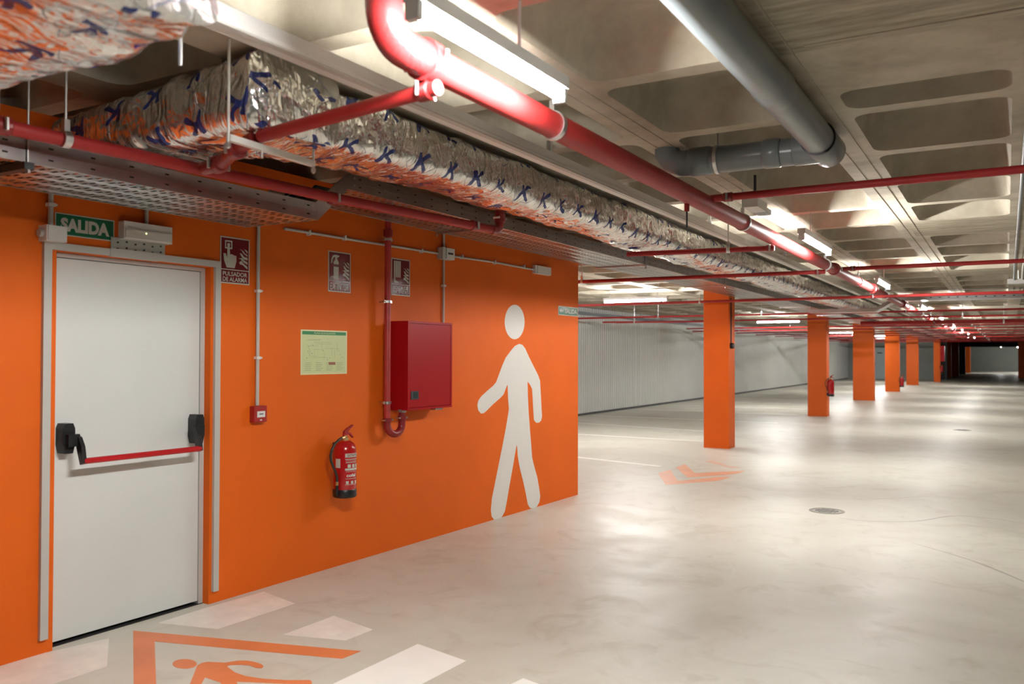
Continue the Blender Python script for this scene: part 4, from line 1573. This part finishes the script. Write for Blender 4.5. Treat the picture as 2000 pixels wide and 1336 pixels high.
def sec_near(t_):
    return (.45 + .02 * math.sin(t_ * 3), 1.50 + .05 * math.sin(t_ * 2.1 + .5) + .05 * t_ / 2.5, 2.385, 2.64, .07)


me = foil_duct(stations([(0, 1.45, .02)]), sec_near, lambda a, z, t_: (-1.75 - t_, a, z), 7.7, .022, .05)
part('wrapped_run', me, FOIL, t2, world=True)
for x in (-2.0, -2.9):
    part('rod', G().tube([(x, 1.60, 2.36), (x, 1.60, ZC)], .005, 8), ZINC, t2, world=True)


# ------------------------------------------------------------------ LAMPS
def luminaire(label, loc, rz, m, group, n=10, zt=ZC, h=.615):
    t = thing('batten_lamp', label, 'lamp', loc, rz, group)
    part('housing', G().box(-.032, .032, -h - .025, h + .025, .028, .075), LAMPW, t, bevel=.006)
    tb = G()
    tb.tube([(0, -h, 0), (0, h, 0)], .017, n)
    part('lit_tube', tb, m, t, smooth=True)
    for y_ in (-h - .012, h + .012):
        part('end_cap', G().box(-.024, .024, y_ - .012, y_ + .012, -.024, .03), LAMPW, t, bevel=.004)
    if abs(rz) < .1:
        ribs = [CY0 + PY * k - loc[1] for k in range(-8, 99)]
    else:
        ribs = [-(CX0 + PX * k - loc[0]) for k in range(-10, 10)]
    for y_ in [q for q in ribs if abs(q) < .60]:
        part('rod', G().tube([(0, y_, .075), (0, y_, zt - loc[2])], .006, 8), LAMPW, t)
    return t


LX, LZ = -1.475, 2.54
rowg = 'lit battens beside the red main'
bayg = 'lit battens across the left parking bays'
lam = ['glaring batten lamp nearest the camera, beside the red main', 'second batten lamp along the red main', 'third batten lamp along the red main',
       'fourth batten lamp along the red main', 'fifth batten lamp along the red main', 'sixth batten lamp along the red main',
       'seventh batten lamp along the red main', 'eighth batten lamp along the red main', 'ninth batten lamp along the red main']
for i, yy in enumerate((2.45, 8.0, 12.75, 19.4, 24.7, 30.7, 36.7, 42.7, 50.7)):
    luminaire(lam[i], (LX, yy, LZ), 0, TUBEM if i else TUBE_A, rowg, h=.615 if i else .455)
luminaire('added batten lamp hidden behind the orange block to brighten the left bays', (-7.6, 11.2, 2.58), PI / 2, TUBEB, bayg)  # unseen lamp, added to brighten the bays and the corrugated partition
for i, (x, yy) in enumerate(((-6.05, 15.1), (-5.95, 26.3), (-6.1, 39.5), (-5.7, 46.5), (-6.1, 55))):
    luminaire(['nearest batten lamp in the left bays, left of the nearest column', 'second batten lamp in the left bays, between the first two columns', 'third batten lamp in the left bays, right of the second column', 'fourth batten lamp in the left bays, right of the third column', 'last batten lamp in the left bays, hidden by columns'][i],
              (x, yy, 2.58), PI / 2, TUBEB, bayg)
luminaire('small bright lamp far away just before the end wall', (-.5, 92, 2.45), 0, TUBEB, None)
luminaire('farthest lamp, turned across the corridor near the end wall', (1.5, 99, 2.5), PI / 2, TUBEB, None)
